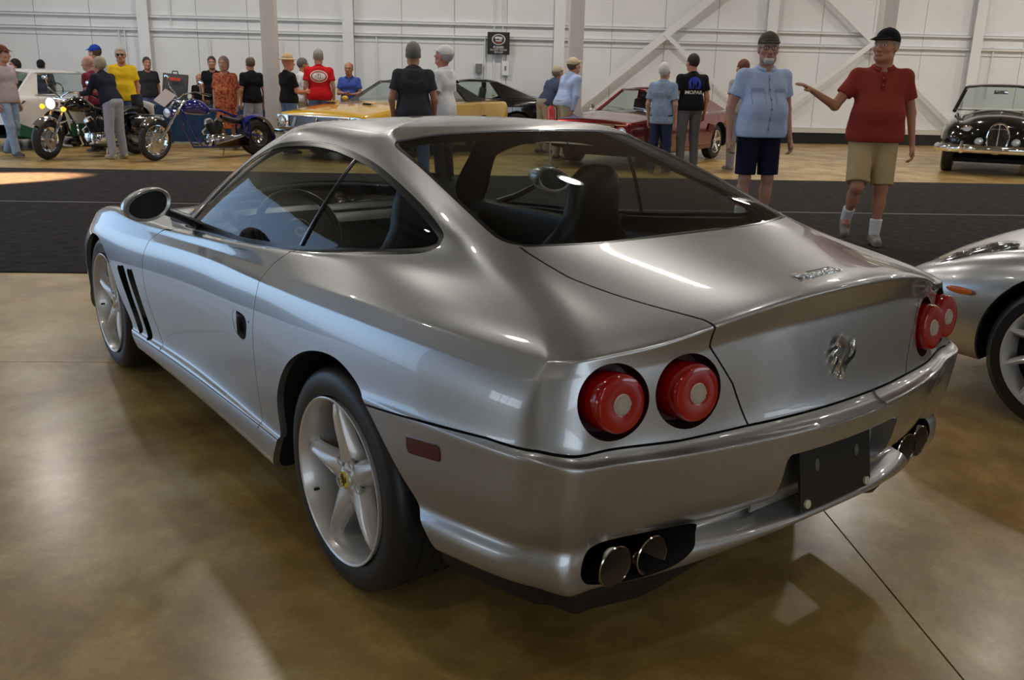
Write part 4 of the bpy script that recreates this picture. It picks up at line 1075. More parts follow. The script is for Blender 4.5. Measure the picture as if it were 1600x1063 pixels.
def make_hand(curl):
    """right hand, fingers along -z, palm towards -x, thumb towards +y"""
    f = Field((-.09, -.07, -.21), (.05, .08, .04), .004)
    f.add(f.cap((0, -.012, -.03), (0, -.026, -.085), .020, .017, (0, .75)))
    f.add(f.cap((0, .010, -.03), (0, .024, -.088), .021, .018, (0, .75)), .012)
    f.add(f.cap((0, 0, .03), (0, 0, -.03), .026, .024, (0, .8)), .015)
    for y, L_, r_ in ((.031, .070, .0088), (.010, .078, .0090), (-.011, .072, .0086), (-.031, .056, .0076)):
        p = np.array([0, y, -.088]); d = np.array([-math.sin(.15 + curl * .4), 0, -math.cos(.15 + curl * .4)]); a_ = .15 + curl * .4
        for k, fr in enumerate((.45, .32, .23)):
            q = p + np.array([-math.sin(a_), y * .25, -math.cos(a_)]) * L_ * fr
            f.add(f.cap(p, q, r_ * (1 - .08 * k), r_ * (1 - .08 * (k + 1))), .004); p = q; a_ += curl * .85 + .12
    f.add(f.cap((-.004, .022, -.035), (-.018, .046, -.062), .0145, .0115), .010)
    f.add(f.cap((-.018, .046, -.062), (-.028, .052, -.092), .0110, .0092), .004)
    return f.mesh()
HEAD = make_head(); HANDS = {'relaxed': make_hand(.55), 'open': make_hand(.12), 'fist': make_hand(1.25)}
HAIRS = {k: make_hair(k) for k in ('short', 'receding', 'long')}; CAPM = make_cap(); HATM = make_hat()
EYEW = mat('eye_white', (.7, .68, .65), .3); IRIS = mat('eye_dark', (.03, .02, .015), .2); 
def cloth(name, col, rough=.85, var=None, bump=(10, .55, .03)): return mat('cloth_' + name, col, rough, spec=.2, bump=bump, var=var)
def skin(name, col):
    return mat('skin_' + name, col, .5, spec=.35), mat('lip_' + name, tuple(c * k for c, k in zip(col, (.85, .6, .6))), .45)
BROW = {}
def frame(p, z_dir, y_hint=(0, 1, 0)):
    z = Vector(z_dir).normalized(); x = Vector(y_hint).cross(z)
    if x.length < 1e-4: x = Vector((1, 0, 0))
    x.normalize(); y = z.cross(x)
    return Matrix(((x.x, y.x, z.x, p[0]), (x.y, y.y, z.y, p[1]), (x.z, y.z, z.z, p[2]), (0, 0, 0, 1)))
def xf(V, M, mirror=False):
    A = np.array(M); W_ = V * ([-1, 1, 1] if mirror else [1, 1, 1]); return W_ @ A[:3, :3].T + A[:3, 3]
def person(loc, face, height, label, group=None, skin_=('light', (.55, .32, .22)), hair=('short', (.12, .10, .09)), shirt=None, pants=None, shoes=(.05, .05, .05),
           cap=None, hat=None, glasses=False, arms=None, legs=None, lean=0., head_yaw=0, head_pitch=0, belly=0., wide=1., res=.016, socks=None, beard=None, hands=('relaxed', 'relaxed'), undershirt=None, belt=None, seated=False):
    """figure facing local +y; face = world yaw. arms: (right, left) each (elbow, wrist) offsets from the shoulder"""
    root = empty('person', loc, face, label, 'person', group)
    k = height / 1.76; root.scale = (k, k, k)
    W_ = wide
    def T(p):   # leaning about the hips
        p = Vector(p); c = Vector((0, 0, .93)); q = p - c
        return tuple(Matrix.Rotation(-lean, 3, 'X') @ q + c) if p.z > .93 or True else tuple(p)
    hipz = .90 if not seated else .50
    off = Vector((0, 0, hipz - .90))
    def TT(p): return tuple(Vector(T(p)) + off)
    neck, headp = TT((0, -.005, 1.47)), TT((0, .02, 1.515))
    shp = {s_: TT((s_ * .168 * W_, -.01, 1.385)) for s_ in (1, -1)}
    if arms is None: arms = (((.06, -.03, -.28), (.06, .03, -.53)), ((-.06, -.03, -.28), (-.06, .03, -.53)))
    if legs is None: legs = (((.11, .02, .49), (.12, -.02, .085), 8), ((-.11, .02, .49), (-.12, -.02, .085), -8))
    hips = {1: (.085 * W_, 0, .90 + off.z), -1: (-.085 * W_, 0, .90 + off.z)}
    el = {}; wr = {}
    for s_, a_ in ((1, arms[0]), (-1, arms[1])):
        el[s_] = tuple(Vector(shp[s_]) + Vector(a_[0])); wr[s_] = tuple(Vector(shp[s_]) + Vector(a_[1]))
    pts = [neck, headp] + list(shp.values()) + list(hips.values()) + list(el.values()) + list(wr.values())
    for l_ in legs: pts += [l_[0], l_[1]]
    pts = np.array([tuple(p) for p in pts]); lo, hi = pts.min(0) - .22, pts.max(0) + .22; lo[2] = min(lo[2], -.02); hi[2] = headp[2] + .1
    def torso(f, g, bel=1):
        w2 = W_
        f.add(f.cap(TT((-.07 * w2, 0, .97)), TT((.07 * w2, 0, .97)), .105 + g + .02 * belly, .105 + g + .02 * belly), .05)
        f.add(f.cap(TT((-.055 * w2, .005 + .05 * belly, 1.10)), TT((.055 * w2, .005 + .05 * belly, 1.10)), .105 + g + .030 * belly, .105 + g + .030 * belly), .09)
        f.add(f.cap(TT((-.08 * w2, 0, 1.28)), TT((.08 * w2, 0, 1.28)), .108 + g, .108 + g, ), .07)
        f.add(f.cap(shp[-1], shp[1], .052 + g, .052 + g), .07)
        f.add(f.cap(TT((0, -.01, 1.425)), TT((0, -.005, 1.46)), .075 + g, .052 + g), .07)
        return f
    def arm(f, s_, g, e=1.0, w_=True, loose=0):
        f.add(f.cap(shp[s_], el[s_], .058 + g, .043 + g + loose), .03)
        if w_: f.add(f.cap(el[s_], wr[s_], .042 + g, .027 + g), .02)
        return f
    def leg(f, l_, s_, g, upto=2):
        f.add(f.cap(hips[s_], l_[0], .088 + g, .058 + g), .04)
        if upto > 1:
            f.add(f.cap(l_[0], l_[1], .054 + g, .036 + g * 1.3), .03)
            if upto == 2 and g > -.01: mid = Vector(l_[0]).lerp(Vector(l_[1]), .3); f.add(f.ell((mid.x, mid.y - .015, mid.z), (.052, .058, .10)), .03)
        return f
    SK, LIP = skin(*skin_)
    # --- body: torso, neck, arms, legs in one surface, then head and hands joined to it
    f = Field(lo, hi, res); torso(f, -.012)
    f.add(f.cap(TT((0, -.005, 1.40)), TT((0, .005, 1.52)), .060, .055), .04)
    for s_ in (1, -1): arm(f, s_, -.004)
    for s_, l_ in ((1, legs[0]), (-1, legs[1])): leg(f, l_, s_, -.006 if not (pants and pants[1] == 'long') else -.022); f.add(f.cap(l_[1], (l_[1][0], l_[1][1] + .05, max(.05, l_[1][2] - .03)), .036, .034), .02)
    V, Q = f.mesh(); Vs, Qs, Ms = [V], [Q], [np.zeros(len(Q), int)]; n_ = len(V)
    HM = Matrix.Translation(headp) @ Matrix.Scale(1.08, 4) @ Matrix.Rotation(-head_yaw if False else head_yaw, 4, 'Z') @ Matrix.Rotation(-(head_pitch + lean * .3), 4, 'X')
    Vs.append(xf(HEAD[0], HM)); Qs.append(HEAD[1] + n_); Ms.append(HEAD[2]); n_ += len(HEAD[0])
    for s_, hk in ((1, hands[0]), (-1, hands[1])):
        hv, hq = HANDS[hk]; d = Vector(el[s_]) - Vector(wr[s_])
        Mh = frame(wr[s_], d, (0, 1, 0) if abs(d.normalized().y) < .9 else (0, 0, 1))
        Vs.append(xf(hv, Mh, s_ < 0)); Qs.append((hq if s_ > 0 else hq[:, ::-1]) + n_); Ms.append(np.zeros(len(hq), int)); n_ += len(hv)
    hc = mat('hair_%.2f_%.2f' % hair[1][:2], hair[1], .7, spec=.3, bump=(120, .5, .004))
    mesh_np('body', np.concatenate(Vs), np.concatenate(Qs), [SK, EYEW, IRIS, hc, LIP], root, mi=np.concatenate(Ms))
    def child(name, V, Q, m_, M=None):
        return mesh_np(name, xf(V, M) if M is not None else V, Q, m_, root)
    if hair[0] != 'bald' and not hat: child('hair', *HAIRS[hair[0]], hc, HM)
    if cap: child('cap', *CAPM, cloth('cap_%d%d%d' % tuple(int(c * 99) for c in cap), cap), HM)
    if hat: child('hat', *HATM, cloth('hat', hat), HM)
    if beard:
        fb2 = Field((-.08, 0, -.05), (.08, .15, .09), .006)
        fb2.add(fb2.ell((0, .048, .008), (.047, .058, .036))); fb2.sub(fb2.ell((0, .11, .034), (.022, .02, .010)), .005); fb2.inter(fb2.plane((0, .05, .05), (0, -.3, 1)))
        child('beard', *fb2.mesh(), mat('beard_grey', beard, .8), HM)
    if glasses:
        m = MB()
        for s_ in (1, -1):
            m.tube([(s_ * .032 + .022 * math.cos(t), .108, .100 + .016 * math.sin(t)) for t in [2 * PI * q / 14 for q in range(14)]], .0018, 5, closed=True)
            m.tube([(s_ * .054, .106, .104), (s_ * .078, .06, .104), (s_ * .08, -.01, .098)], .0018, 5)
        m.tube([(-.010, .112, .104), (.010, .112, .104)], .0018, 5)
        if glasses == 'dark':
            for s_ in (1, -1): m.ball((s_ * .032, .106, .100), .021, sc=(1, .2, .75))
        g_ = m.build('glasses', mat('spectacle', (.02, .02, .02), .2), root); g_.matrix_local = HM
    # --- shirt
    if shirt:
        col, slv, hem = shirt[0], shirt[1], shirt[2]
        f = Field(lo, hi, res * .85); torso(f, .008 + .006)
        f.add(f.cap(TT((0, -.01, 1.37)), TT((0, -.005, 1.45)), .085, .066), .05)
        f.inter(f.plane(TT((0, -.005, 1.468)), Vector(TT((0, .05, 1.55))) - Vector(TT((0, 0, 1.47)))))
        # loose hem
        f.add(f.cap(TT((-.075 * W_, .01 + .02 * belly, hem + .05)), TT((.075 * W_, .01 + .02 * belly, hem + .05)), .125 + .02 * belly, .125 + .02 * belly), .05)
        pn = Vector(TT((0, 0, 1.0))) - Vector(TT((0, 0, 1.2)))
        f.inter(f.plane(TT((0, 0, hem)), pn))
        for s_ in (1, -1):
            if slv == 'long': g2 = Field(lo, hi, res * .85); g2.add(g2.cap(shp[s_], el[s_], .061, .054)); g2.add(g2.cap(el[s_], wr[s_], .054, .040), .02); g2.inter(g2.plane(wr[s_], Vector(wr[s_]) - Vector(el[s_])))
            else:
                g2 = Field(lo, hi, res * .85); e_ = Vector(shp[s_]).lerp(Vector(el[s_]), slv); g2.add(g2.cap(shp[s_], el[s_], .060, .072)); g2.inter(g2.plane(e_, Vector(el[s_]) - Vector(shp[s_])))
            f.add(g2.F, .03)
        V, Q = f.mesh(); so = child('shirt', V, Q, col)
        if len(shirt) > 3: root['back'] = 1
        # collar
        if len(shirt) > 3 and 'collar' in shirt[3]:
            m = MB(); c_ = TT((0, 0, 1.455)); ring = []
            for q in range(17):
                t = R(110) + R(320) * q / 16; ring.append((c_[0] + .074 * math.cos(t), c_[1] + .074 * math.sin(t) , c_[2] + .012 - .03 * max(0, math.sin(t))))
            m.tube(ring, .017, 8, flat=1.0); m.build('collar', col, so)
    else: so = None
    if pants:
        col, length = pants[0], pants[1]
        f = Field(lo, hi, res * .85)
        c_ = (0, 0, .95 + off.z)
        f.add(f.cap((-.07 * W_, 0, .96 + off.z), (.07 * W_, 0, .96 + off.z), .118 + .012 * belly, .118 + .012 * belly)); f.inter(f.plane((0, 0, 1.05 + off.z), (0, 0, 1)))
        for s_, l_ in ((1, legs[0]), (-1, legs[1])):
            g2 = Field(lo, hi, res * .85)
            if length == 'short':
                g2.add(g2.cap(hips[s_], l_[0], .104, .092)); kn = Vector(hips[s_]).lerp(Vector(l_[0]), .92); g2.inter(g2.plane(kn, Vector(l_[0]) - Vector(hips[s_])))
            elif length == 'dress':
                g2.add(g2.cap((0, 0, .95), (0, 0, .45), .14, .24, (1, .8))); g2.inter(g2.plane((0, 0, .42), (0, 0, -1)))
            else:
                g2.add(g2.cap(hips[s_], l_[0], .102, .074)); g2.add(g2.cap(l_[0], l_[1], .074, .064), .03); g2.inter(g2.plane((l_[1][0], l_[1][1], l_[1][2] - .045), (0, 0, -1)))
            f.add(g2.F, .03)
        child('trousers' if length == 'long' else 'shorts' if length == 'short' else 'dress_skirt', *f.mesh(), col)
    for s_, l_ in ((1, legs[0]), (-1, legs[1])):
        a_ = Vector(l_[1]); yaw = R(l_[2]); g = Field((-.09, -.15, -.09), (.09, .25, .12), .010); lift = l_[3] if len(l_) > 3 else 0
        g.add(g.cap((0, -.045, -.035), (0, .13, -.045), .040, .038)); g.add(g.cap((0, 0, .0), (0, .05, -.02), .044, .04), .03); g.inter(g.plane((0, 0, -.074), (0, 0, -1))); g.inter(g.plane((0, 0, .012), (0, 0, 1)))
        V, Q = g.mesh(); Ms_ = Matrix.Translation((a_.x, a_.y, a_.z)) @ Matrix.Rotation(-yaw, 4, 'Z') @ Matrix.Rotation(lift, 4, 'X')
        mi_ = (V[Q].mean(1)[:, 2] < -.055).astype(int)
        mesh_np('shoe', xf(V, Ms_), Q, [mat('shoe_%d%d%d' % tuple(int(c * 99) for c in shoes), shoes, .6), mat('sole', (.4, .38, .34), .6)], root, mi=mi_)
        if socks:
            g = Field(np.array(l_[1]) - .1, np.array(l_[1]) + .22, .008); k_ = Vector(l_[0]); t_ = a_.lerp(k_, .36)
            g.add(g.cap(l_[1], l_[0], .043, .062)); g.inter(g.plane(t_, k_ - a_)); g.inter(g.plane(a_ - (k_ - a_).normalized() * .02, a_ - k_)); mesh_np('sock', *g.mesh(), cloth('sock', socks), root)
    return root, so
def project_back(so, root, items, cy=0):
    """lay flat lettering meshes onto the back of the shirt: items are (V (x,z) list faces, material)"""
    from mathutils.bvhtree import BVHTree
    me = so.data; bv = BVHTree.FromPolygons([v.co[:] for v in me.vertices], [p.vertices[:] for p in me.polygons])
    for name, mb, m_ in items:
        o = mb if isinstance(mb, bpy.types.Object) else mb.build(name, m_, so, 0)
        if isinstance(mb, bpy.types.Object): o.name = name; o.parent = so
        for v in o.data.vertices:
            h_ = bv.ray_cast(Vector((v.co.x, -1, v.co.z)), Vector((0, 1, 0)))
            yb = h_[0].y if h_[0] else -.1
            v.co.y = yb - .004
        o.data.update()
def on_front(so, pts_mesh_builder, name, m_, lift=.003):
    from mathutils.bvhtree import BVHTree
    me = so.data; bv = BVHTree.FromPolygons([v.co[:] for v in me.vertices], [p.vertices[:] for p in me.polygons])
    o = pts_mesh_builder.build(name, m_, so, 0)
    for v in o.data.vertices:
        h_ = bv.ray_cast(Vector((v.co.x, 1, v.co.z)), Vector((0, -1, 0)))
        v.co.y = (h_[0].y if h_[0] else .1) + lift + v.co.y
def flat_text(s_, size, cx, cz, m_, parent, shear=0, bold=0, sx=1.0):
    c = bpy.data.curves.new('lettering', 'FONT'); c.body = s_; c.size = size; c.align_x = 'CENTER'; c.align_y = 'CENTER'; c.shear = shear; c.offset = bold; c.resolution_u = 2
    o = bpy.data.objects.new('lettering', c); COL.objects.link(o)
    dg = bpy.context.evaluated_depsgraph_get(); me = bpy.data.meshes.new_from_object(o.evaluated_get(dg)); bpy.data.objects.remove(o)
    me.materials.clear(); me.materials.append(m_)
    for v in me.vertices: v.co = Vector((v.co.x * sx + cx, 0, v.co.y + cz))
    return link('lettering', me, parent)
def PP(e, n, fa, *a, **k):
    """fa: facing in hangar frame degrees, 0 = towards the far wall, 180 = towards the camera, 90 = facing left"""
    return person(H(e, n, 0), HROT + R(fa), *a, **k)
DEN = cloth('denim', (.09, .14, .26), var=(8, (.12, .18, .32))); DENL = cloth('denim_light', (.22, .30, .45), var=(6, (.30, .38, .52)))
# the pair walking up the aisle
person_polo, sp_ = PP(3.36, 5.42, 165, 1.95, 'man in a brick red polo shirt and khaki shorts, pointing as he walks', skin_=('tan', (.46, .22, .13)), hair=('short', (.25, .22, .19)), cap=(.008, .008, .010),
    shirt=(cloth('brick', (.27, .035, .025), var=(3, (.30, .045, .03))), .62, .865, 'collar'), pants=(cloth('khaki', (.50, .37, .20)), 'short'), shoes=(.22, .19, .16), socks=(.75, .75, .78), belly=1.0, wide=1.10, res=.011,
    arms=(((.16, .05, -.24), (.37, .18, -.12)), ((-.09, -.05, -.28), (-.12, .02, -.54))), legs=(((.11, .16, .50), (.14, -.02, .20), 5, -.6), ((-.10, .06, .48), (-.09, .07, .085), -6)), head_yaw=R(-38), head_pitch=R(-2), hands=('open', 'relaxed'))
person_blue, sb_ = PP(2.50, 6.1, 186, 1.93, 'bearded man in a pale blue button shirt and navy shorts beside the man in red', skin_=('pink', (.48, .26, .19)), hair=('short', (.35, .33, .30)), cap=(.09, .075, .055), beard=(.62, .6, .57), glasses=True,
    shirt=(cloth('paleblue', (.42, .55, .80), var=(3, (.46, .58, .82))), .60, .86, 'collar'), pants=(cloth('navy', (.010, .012, .035)), 'short'), shoes=(.3, .28, .26), socks=(.7, .7, .7), belly=1.1, wide=1.13, res=.011,
    arms=(((.08, -.05, -.28), (.09, .0, -.54)), ((-.08, -.05, -.28), (-.10, .03, -.54))), head_yaw=R(-14))
def patch(x0, x1, z0, z1, nx=4, nz=6, y=0.):
    m = MB()
    for i in range(nx):
        for j in range(nz):
            xa, xb = x0 + (x1 - x0) * i / nx, x0 + (x1 - x0) * (i + 1) / nx; za, zb = z0 + (z1 - z0) * j / nz, z0 + (z1 - z0) * (j + 1) / nz
            m.poly([(xa, y, za), (xb, y, za), (xb, y, zb), (xa, y, zb)])
    return m
SEAMB = cloth('paleblue_seam', (.30, .42, .66))
on_front(sb_, patch(-.004, .004, .90, 1.40, 1, 16), 'placket', SEAMB)
for k in range(6):
    m = MB(); cz = 1.36 - k * .085; m.poly([(.008 * math.cos(t), 0, cz + .008 * math.sin(t)) for t in [2 * PI * q / 8 for q in range(8)]]); on_front(sb_, m, 'button', mat('button_blue', (.12, .16, .26), .4), .006)
for s_ in (1, -1):
    on_front(sb_, patch(s_ * .105 - .055, s_ * .105 + .055, 1.255, 1.285), 'pocket_flap', SEAMB, .005)
    for xx in (s_ * .105 - .055, s_ * .105 + .055): on_front(sb_, patch(xx - .0025, xx + .0025, 1.14, 1.26, 1, 8), 'pocket_seam', SEAMB, .003)
on_front(sp_, patch(-.016, .016, 1.28, 1.41, 2, 6), 'placket', cloth('brick_seam', (.20, .022, .016)), .003)
for k in range(2):
    m = MB(); cz = 1.375 - k * .055; m.poly([(.007 * math.cos(t), 0, cz + .007 * math.sin(t)) for t in [2 * PI * q / 8 for q in range(8)]]); on_front(sp_, m, 'button', mat('button_red', (.35, .12, .10), .4), .006)
# around the dark red car
P_, so = PP(3.45, 12.9, 10, 1.92, 'stocky man seen from behind in a black tee with a big blue M emblem', skin_=('tan', (.46, .22, .13)), hair=('short', (.03, .02, .02)), shirt=(cloth('black', (.008, .008, .010)), .66, .90), pants=(cloth('greytr', (.10, .10, .11)), 'long'), belly=.8, wide=1.18, head_yaw=R(10))
def m_logo(so, sc, cx, cz, col, tcol):
    m = MB(); n_ = 24
    outer = [(cx + sc * math.cos(t), 0, cz + sc * math.sin(t)) for t in [R(-35) + R(250) * q / n_ for q in range(n_ + 1)]]
    inner = [(cx + sc * .62 * math.cos(t), 0, cz + sc * .62 * math.sin(t)) for t in [R(-35) + R(250) * q / n_ for q in range(n_ + 1)]]
    for a, b, c, d in zip(outer, outer[1:], inner[1:], inner): m.poly([a, b, c, d])
    for s_ in (-1, 1):
        m.poly([(cx + s_ * .98 * sc, 0, cz - .75 * sc), (cx + s_ * .45 * sc, 0, cz - .75 * sc), (cx + s_ * .55 * sc, 0, cz - .2 * sc), (cx + s_ * .9 * sc, 0, cz - .2 * sc)])
        m.poly([(cx + s_ * .36 * sc, 0, cz - .72 * sc), (cx + s_ * .14 * sc, 0, cz - .72 * sc), (cx + s_ * .10 * sc, 0, cz - .2 * sc), (cx + s_ * .38 * sc, 0, cz + .64 * sc)])
        m.poly([(cx + s_ * .38 * sc, 0, cz + .64 * sc), (cx + s_ * .10 * sc, 0, cz - .2 * sc), (cx, 0, cz + .05 * sc), (cx, 0, cz + .64 * sc)])
    return m
BLUEP = mat('print_blue', (.02, .04, .42), .6); WP = mat('print_white', (.75, .75, .75), .6); BLKP = mat('print_black', (.02, .02, .02), .6)
project_back(so, P_, [('emblem_print', m_logo(so, .105, 0, 1.31, None, None), BLUEP), ('lettering', flat_text('MOPAR', .075, 0, 1.175, WP, so, bold=.002, sx=1.15), None)])
P_, so = PP(4.22, 12.55, 20, 1.84, 'person in a grey tee with a blue M emblem behind the bearded man', skin_=('tan', (.46, .22, .13)), hair=('short', (.14, .05, .03)), shirt=(cloth('grey', (.34, .33, .35)), .62, .92), pants=(cloth('greytr2', (.22, .22, .25)), 'long'), shoes=(.2, .2, .2), wide=1.05, res=.018)
project_back(so, P_, [('emblem_print', m_logo(so, .10, 0, 1.31, None, None), BLUEP), ('lettering', flat_text('MOPAR', .07, 0, 1.18, BLKP, so, bold=.002, sx=1.15), None)])
PP(2.73, 11.8, -30, 1.75, 'white-haired old man in a blue striped shirt beside the dark red car', skin_=('pink', (.48, .26, .19)), hair=('short', (.62, .60, .56)), shirt=(cloth('bluestripe', (.20, .28, .40), var=(30, (.28, .36, .48))), .75, .80, 'collar'), pants=(cloth('navyjean', (.02, .03, .07)), 'long'), head_pitch=R(-12), res=.018)
PP(1.36, 14.0, -55, 1.90, 'man in a tan cap and pale blue shirt bending over the dark red hood', skin_=('tan', (.46, .22, .13)), hair=('short', (.08, .06, .05)), cap=(.50, .42, .28), shirt=(cloth('skyblue', (.36, .46, .68)), 'long', .88, 'collar'), pants=(cloth('sand', (.35, .30, .22)), 'long'), lean=R(22), head_pitch=R(-20), arms=(((.05, -.06, -.28), (.02, -.12, -.52)), ((-.05, -.05, -.28), (.02, -.10, -.50))), res=.018)
PP(1.15, 15.5, -55, 1.82, 'man in a dark blue shirt behind the bending man in the pale shirt', skin_=('tan', (.46, .22, .13)), hair=('short', (.2, .18, .15)), cap=(.45, .38, .28), shirt=(cloth('slate', (.06, .08, .14)), .7, .88), pants=(cloth('sand', (.35, .30, .22)), 'long'), lean=R(32), head_pitch=R(-20), res=.02)
# by the yellow car
PP(-1.07, 8.8, 4, 1.86, 'man in a charcoal shirt with grey hair seen from behind at the yellow car', skin_=('tan', (.46, .22, .13)), hair=('short', (.20, .19, .17)), shirt=(cloth('charcoal', (.045, .045, .052)), .62, .88, 'collar'), pants=(DEN, 'long'), wide=1.06, res=.013, belly=.4, arms=(((.07, .0, -.28), (.07, .08, -.50)), ((-.08, -.02, -.28), (-.06, .05, -.53))))
PP(-.72, 9.9, 62, 1.87, 'man in a white shirt and white cap facing the man in charcoal', skin_=('red', (.50, .20, .14)), hair=('short', (.45, .42, .40)), cap=(.75, .73, .70), shirt=(cloth('white', (.72, .72, .74)), .72, .84, 'collar'), pants=(cloth('darktr', (.03, .03, .035)), 'long'), belly=.7, head_pitch=R(-14), res=.013, arms=(((.06, .02, -.28), (.05, .14, -.50)), ((-.06, .02, -.28), (-.05, .14, -.50))))
P_, so = PP(-3.28, 15.5, 8, 1.92, 'man in a bright red tee with a white oval print on the back', skin_=('pink', (.48, .26, .19)), hair=('short', (.28, .26, .24)), shirt=(cloth('red', (.55, .012, .018)), .62, .88), pants=(DEN, 'long'), wide=1.12, belly=.5, res=.017)
m = MB(); m.lathe([(0, .155), (0, .135)], 'Y', (0, 0, 1.27), 36, sc=(.66, 1)); m2 = MB(); m2.lathe([(0, .128), (0, .006)], 'Y', (0, 0, 1.27), 36, sc=(.66, 1)); m3 = MB(); m3.box((0, 0, 1.27), (.30, .001, .05))
m = MB(); n_ = 36
def ell_ring(m, rx, rz, rx2, rz2, cz):
    for q in range(n_):
        t, t2 = 2 * PI * q / n_, 2 * PI * (q + 1) / n_
        m.poly([(rx * math.cos(t), 0, cz + rz * math.sin(t)), (rx * math.cos(t2), 0, cz + rz * math.sin(t2)), (rx2 * math.cos(t2), 0, cz + rz2 * math.sin(t2)), (rx2 * math.cos(t), 0, cz + rz2 * math.sin(t))])
ell_ring(m, .155, .105, .138, .090, 1.29); ell_ring(m, .118, .072, .06, .035, 1.29)
for x_ in (-.09, -.05, -.01, .03, .07): m.poly([(x_, 0, 1.262), (x_ + .03, 0, 1.262), (x_ + .035, 0, 1.318), (x_ + .005, 0, 1.318)])
project_back(so, P_, [('oval_print', m, WP)])
PP(-3.66, 14.3, -50, 1.78, 'man in a straw cowboy hat and black shirt beside the white column', skin_=('red', (.50, .20, .14)), hair=('short', (.1, .08, .07)), hat=(.50, .36, .20), shirt=(cloth('black', (.008, .008, .010)), .75, .92), pants=(DEN, 'long'), res=.018, arms=(((.05, .06, -.26), (-.02, .28, -.26)), ((-.05, .06, -.26), (.02, .28, -.28))))
PP(-3.72, 16.2, -60, 1.76, 'man in a white shirt behind the straw-hatted man', skin_=('tan', (.46, .22, .13)), hair=('short', (.12, .12, .12)), shirt=(cloth('white', (.72, .72, .74)), 'long', .90), pants=(cloth('sand', (.35, .30, .22)), 'long'), res=.02)
PP(-2.78, 16.2, 175, 1.70, 'man in a royal blue polo with folded arms by the far wall', skin_=('tan', (.46, .22, .13)), hair=('receding', (.2, .18, .17)), glasses=True, shirt=(cloth('royal', (.05, .10, .42)), .66, .88, 'collar'), pants=(cloth('navyjean', (.02, .03, .07)), 'long'), res=.02, arms=(((.06, .05, -.26), (-.10, .18, -.26)), ((-.06, .05, -.26), (.10, .20, -.28))))
# by the motorcycles and the table
PP(-8.05, 12.95, 250, 1.80, 'man in light jeans and a pinkish shirt walking in at the picture edge', skin_=('pink', (.48, .26, .19)), hair=('short', (.08, .06, .05)), cap=(.12, .04, .03), shirt=(cloth('rosegrey', (.42, .36, .38)), .8, .86), pants=(DENL, 'long'), shoes=(.08, .08, .07), legs=(((.10, .10, .50), (.12, .18, .085), 5), ((-.10, .0, .49), (-.10, -.22, .10), -5)), head_yaw=R(20), res=.018)
PP(-9.65, 16.8, 190, 1.62, 'dark-haired person in a green and grey top behind the white car', skin_=('tan', (.46, .22, .13)), hair=('long', (.02, .015, .015)), shirt=(cloth('green', (.16, .28, .14), var=(9, (.30, .30, .30))), .8, .88), pants=(cloth('navyjean', (.02, .03, .07)), 'long'), res=.02, head_yaw=R(-60))
PP(-9.93, 18.6, 10, 1.63, 'person in a dark printed shirt and cap standing behind the white car', skin_=('tan', (.46, .22, .13)), hair=('short', (.02, .02, .02)), cap=(.02, .02, .03), shirt=(cloth('darkprint', (.03, .03, .04), var=(14, (.12, .10, .10))), .8, .88), pants=(DEN, 'long'), res=.02, wide=1.15)
PP(-9.60, 17.7, 200, 1.38, 'child with light brown hair in an orange top behind the white car', skin_=('pink', (.48, .26, .19)), hair=('short', (.28, .16, .08)), shirt=(cloth('orange', (.60, .12, .04)), .7, .88), pants=(DEN, 'long'), res=.02)
PP(-7.06, 14.0, 80, 1.68, 'bald man in a maroon tee partly behind the man in the blue cap', skin_=('pink', (.48, .26, .19)), hair=('bald', (.3, .2, .2)), shirt=(cloth('maroon', (.16, .02, .035)), .7, .88), pants=(cloth('darktr', (.03, .03, .035)), 'long'), res=.02)
PP(-7.50, 15.5, 70, 1.90, 'tall man in a white tee and royal blue cap', skin_=('pink', (.48, .26, .19)), hair=('short', (.1, .06, .04)), cap=(.02, .05, .35), shirt=(cloth('white', (.72, .72, .74)), .72, .82), pants=(cloth('darktr', (.03, .03, .035)), 'long'), res=.019)
PP(-6.27, 12.8, 62, 1.72, 'grey-haired man in a black sweater leaning over the black touring motorcycle', skin_=('tan', (.46, .22, .13)), hair=('short', (.34, .28, .20)), glasses=True, shirt=(cloth('sweater', (.015, .018, .03)), 'long', .93), pants=(cloth('greyjean', (.33, .34, .40)), 'long'), shoes=(.42, .35, .25), lean=R(24), head_pitch=R(-22), arms=(((.06, .13, -.22), (.04, .36, -.22)), ((-.06, .10, -.24), (-.02, .33, -.28))), res=.016)
PP(-6.75, 14.7, 195, 1.86, 'man in a bright yellow tee and dark sunglasses', skin_=('tan', (.46, .22, .13)), hair=('short', (.40, .36, .33)), glasses='dark', shirt=(cloth('yellow', (.80, .52, .02)), .68, .85), pants=(DEN, 'long'), belly=.3, res=.018)
PP(-7.53, 18.4, 215, 1.74, 'dark-haired man in a dark shirt behind the man in yellow', skin_=('tan', (.46, .22, .13)), hair=('short', (.06, .05, .05)), shirt=(cloth('darktr', (.03, .03, .035)), .7, .88), pants=(DEN, 'long'), res=.02)
PP(-5.99, 18.0, 190, 1.78, 'dark-haired man in black behind the woman in the floral dress', skin_=('tan', (.46, .22, .13)), hair=('short', (.05, .04, .04)), shirt=(cloth('black', (.008, .008, .010)), .7, .88), pants=(cloth('darktr', (.03, .03, .035)), 'long'), res=.02)
PP(-6.37, 18.3, 180, 1.40, 'man in a dark shirt sitting at the table behind the chrome handlebars', skin_=('tan', (.46, .22, .13)), hair=('receding', (.06, .05, .05)), shirt=(cloth('black', (.008, .008, .010)), .7, .88), pants=(cloth('darktr', (.03, .03, .035)), 'long'), res=.02)
FLOR = cloth('floral', (.28, .02, .03), var=(24, (.60, .22, .08)))
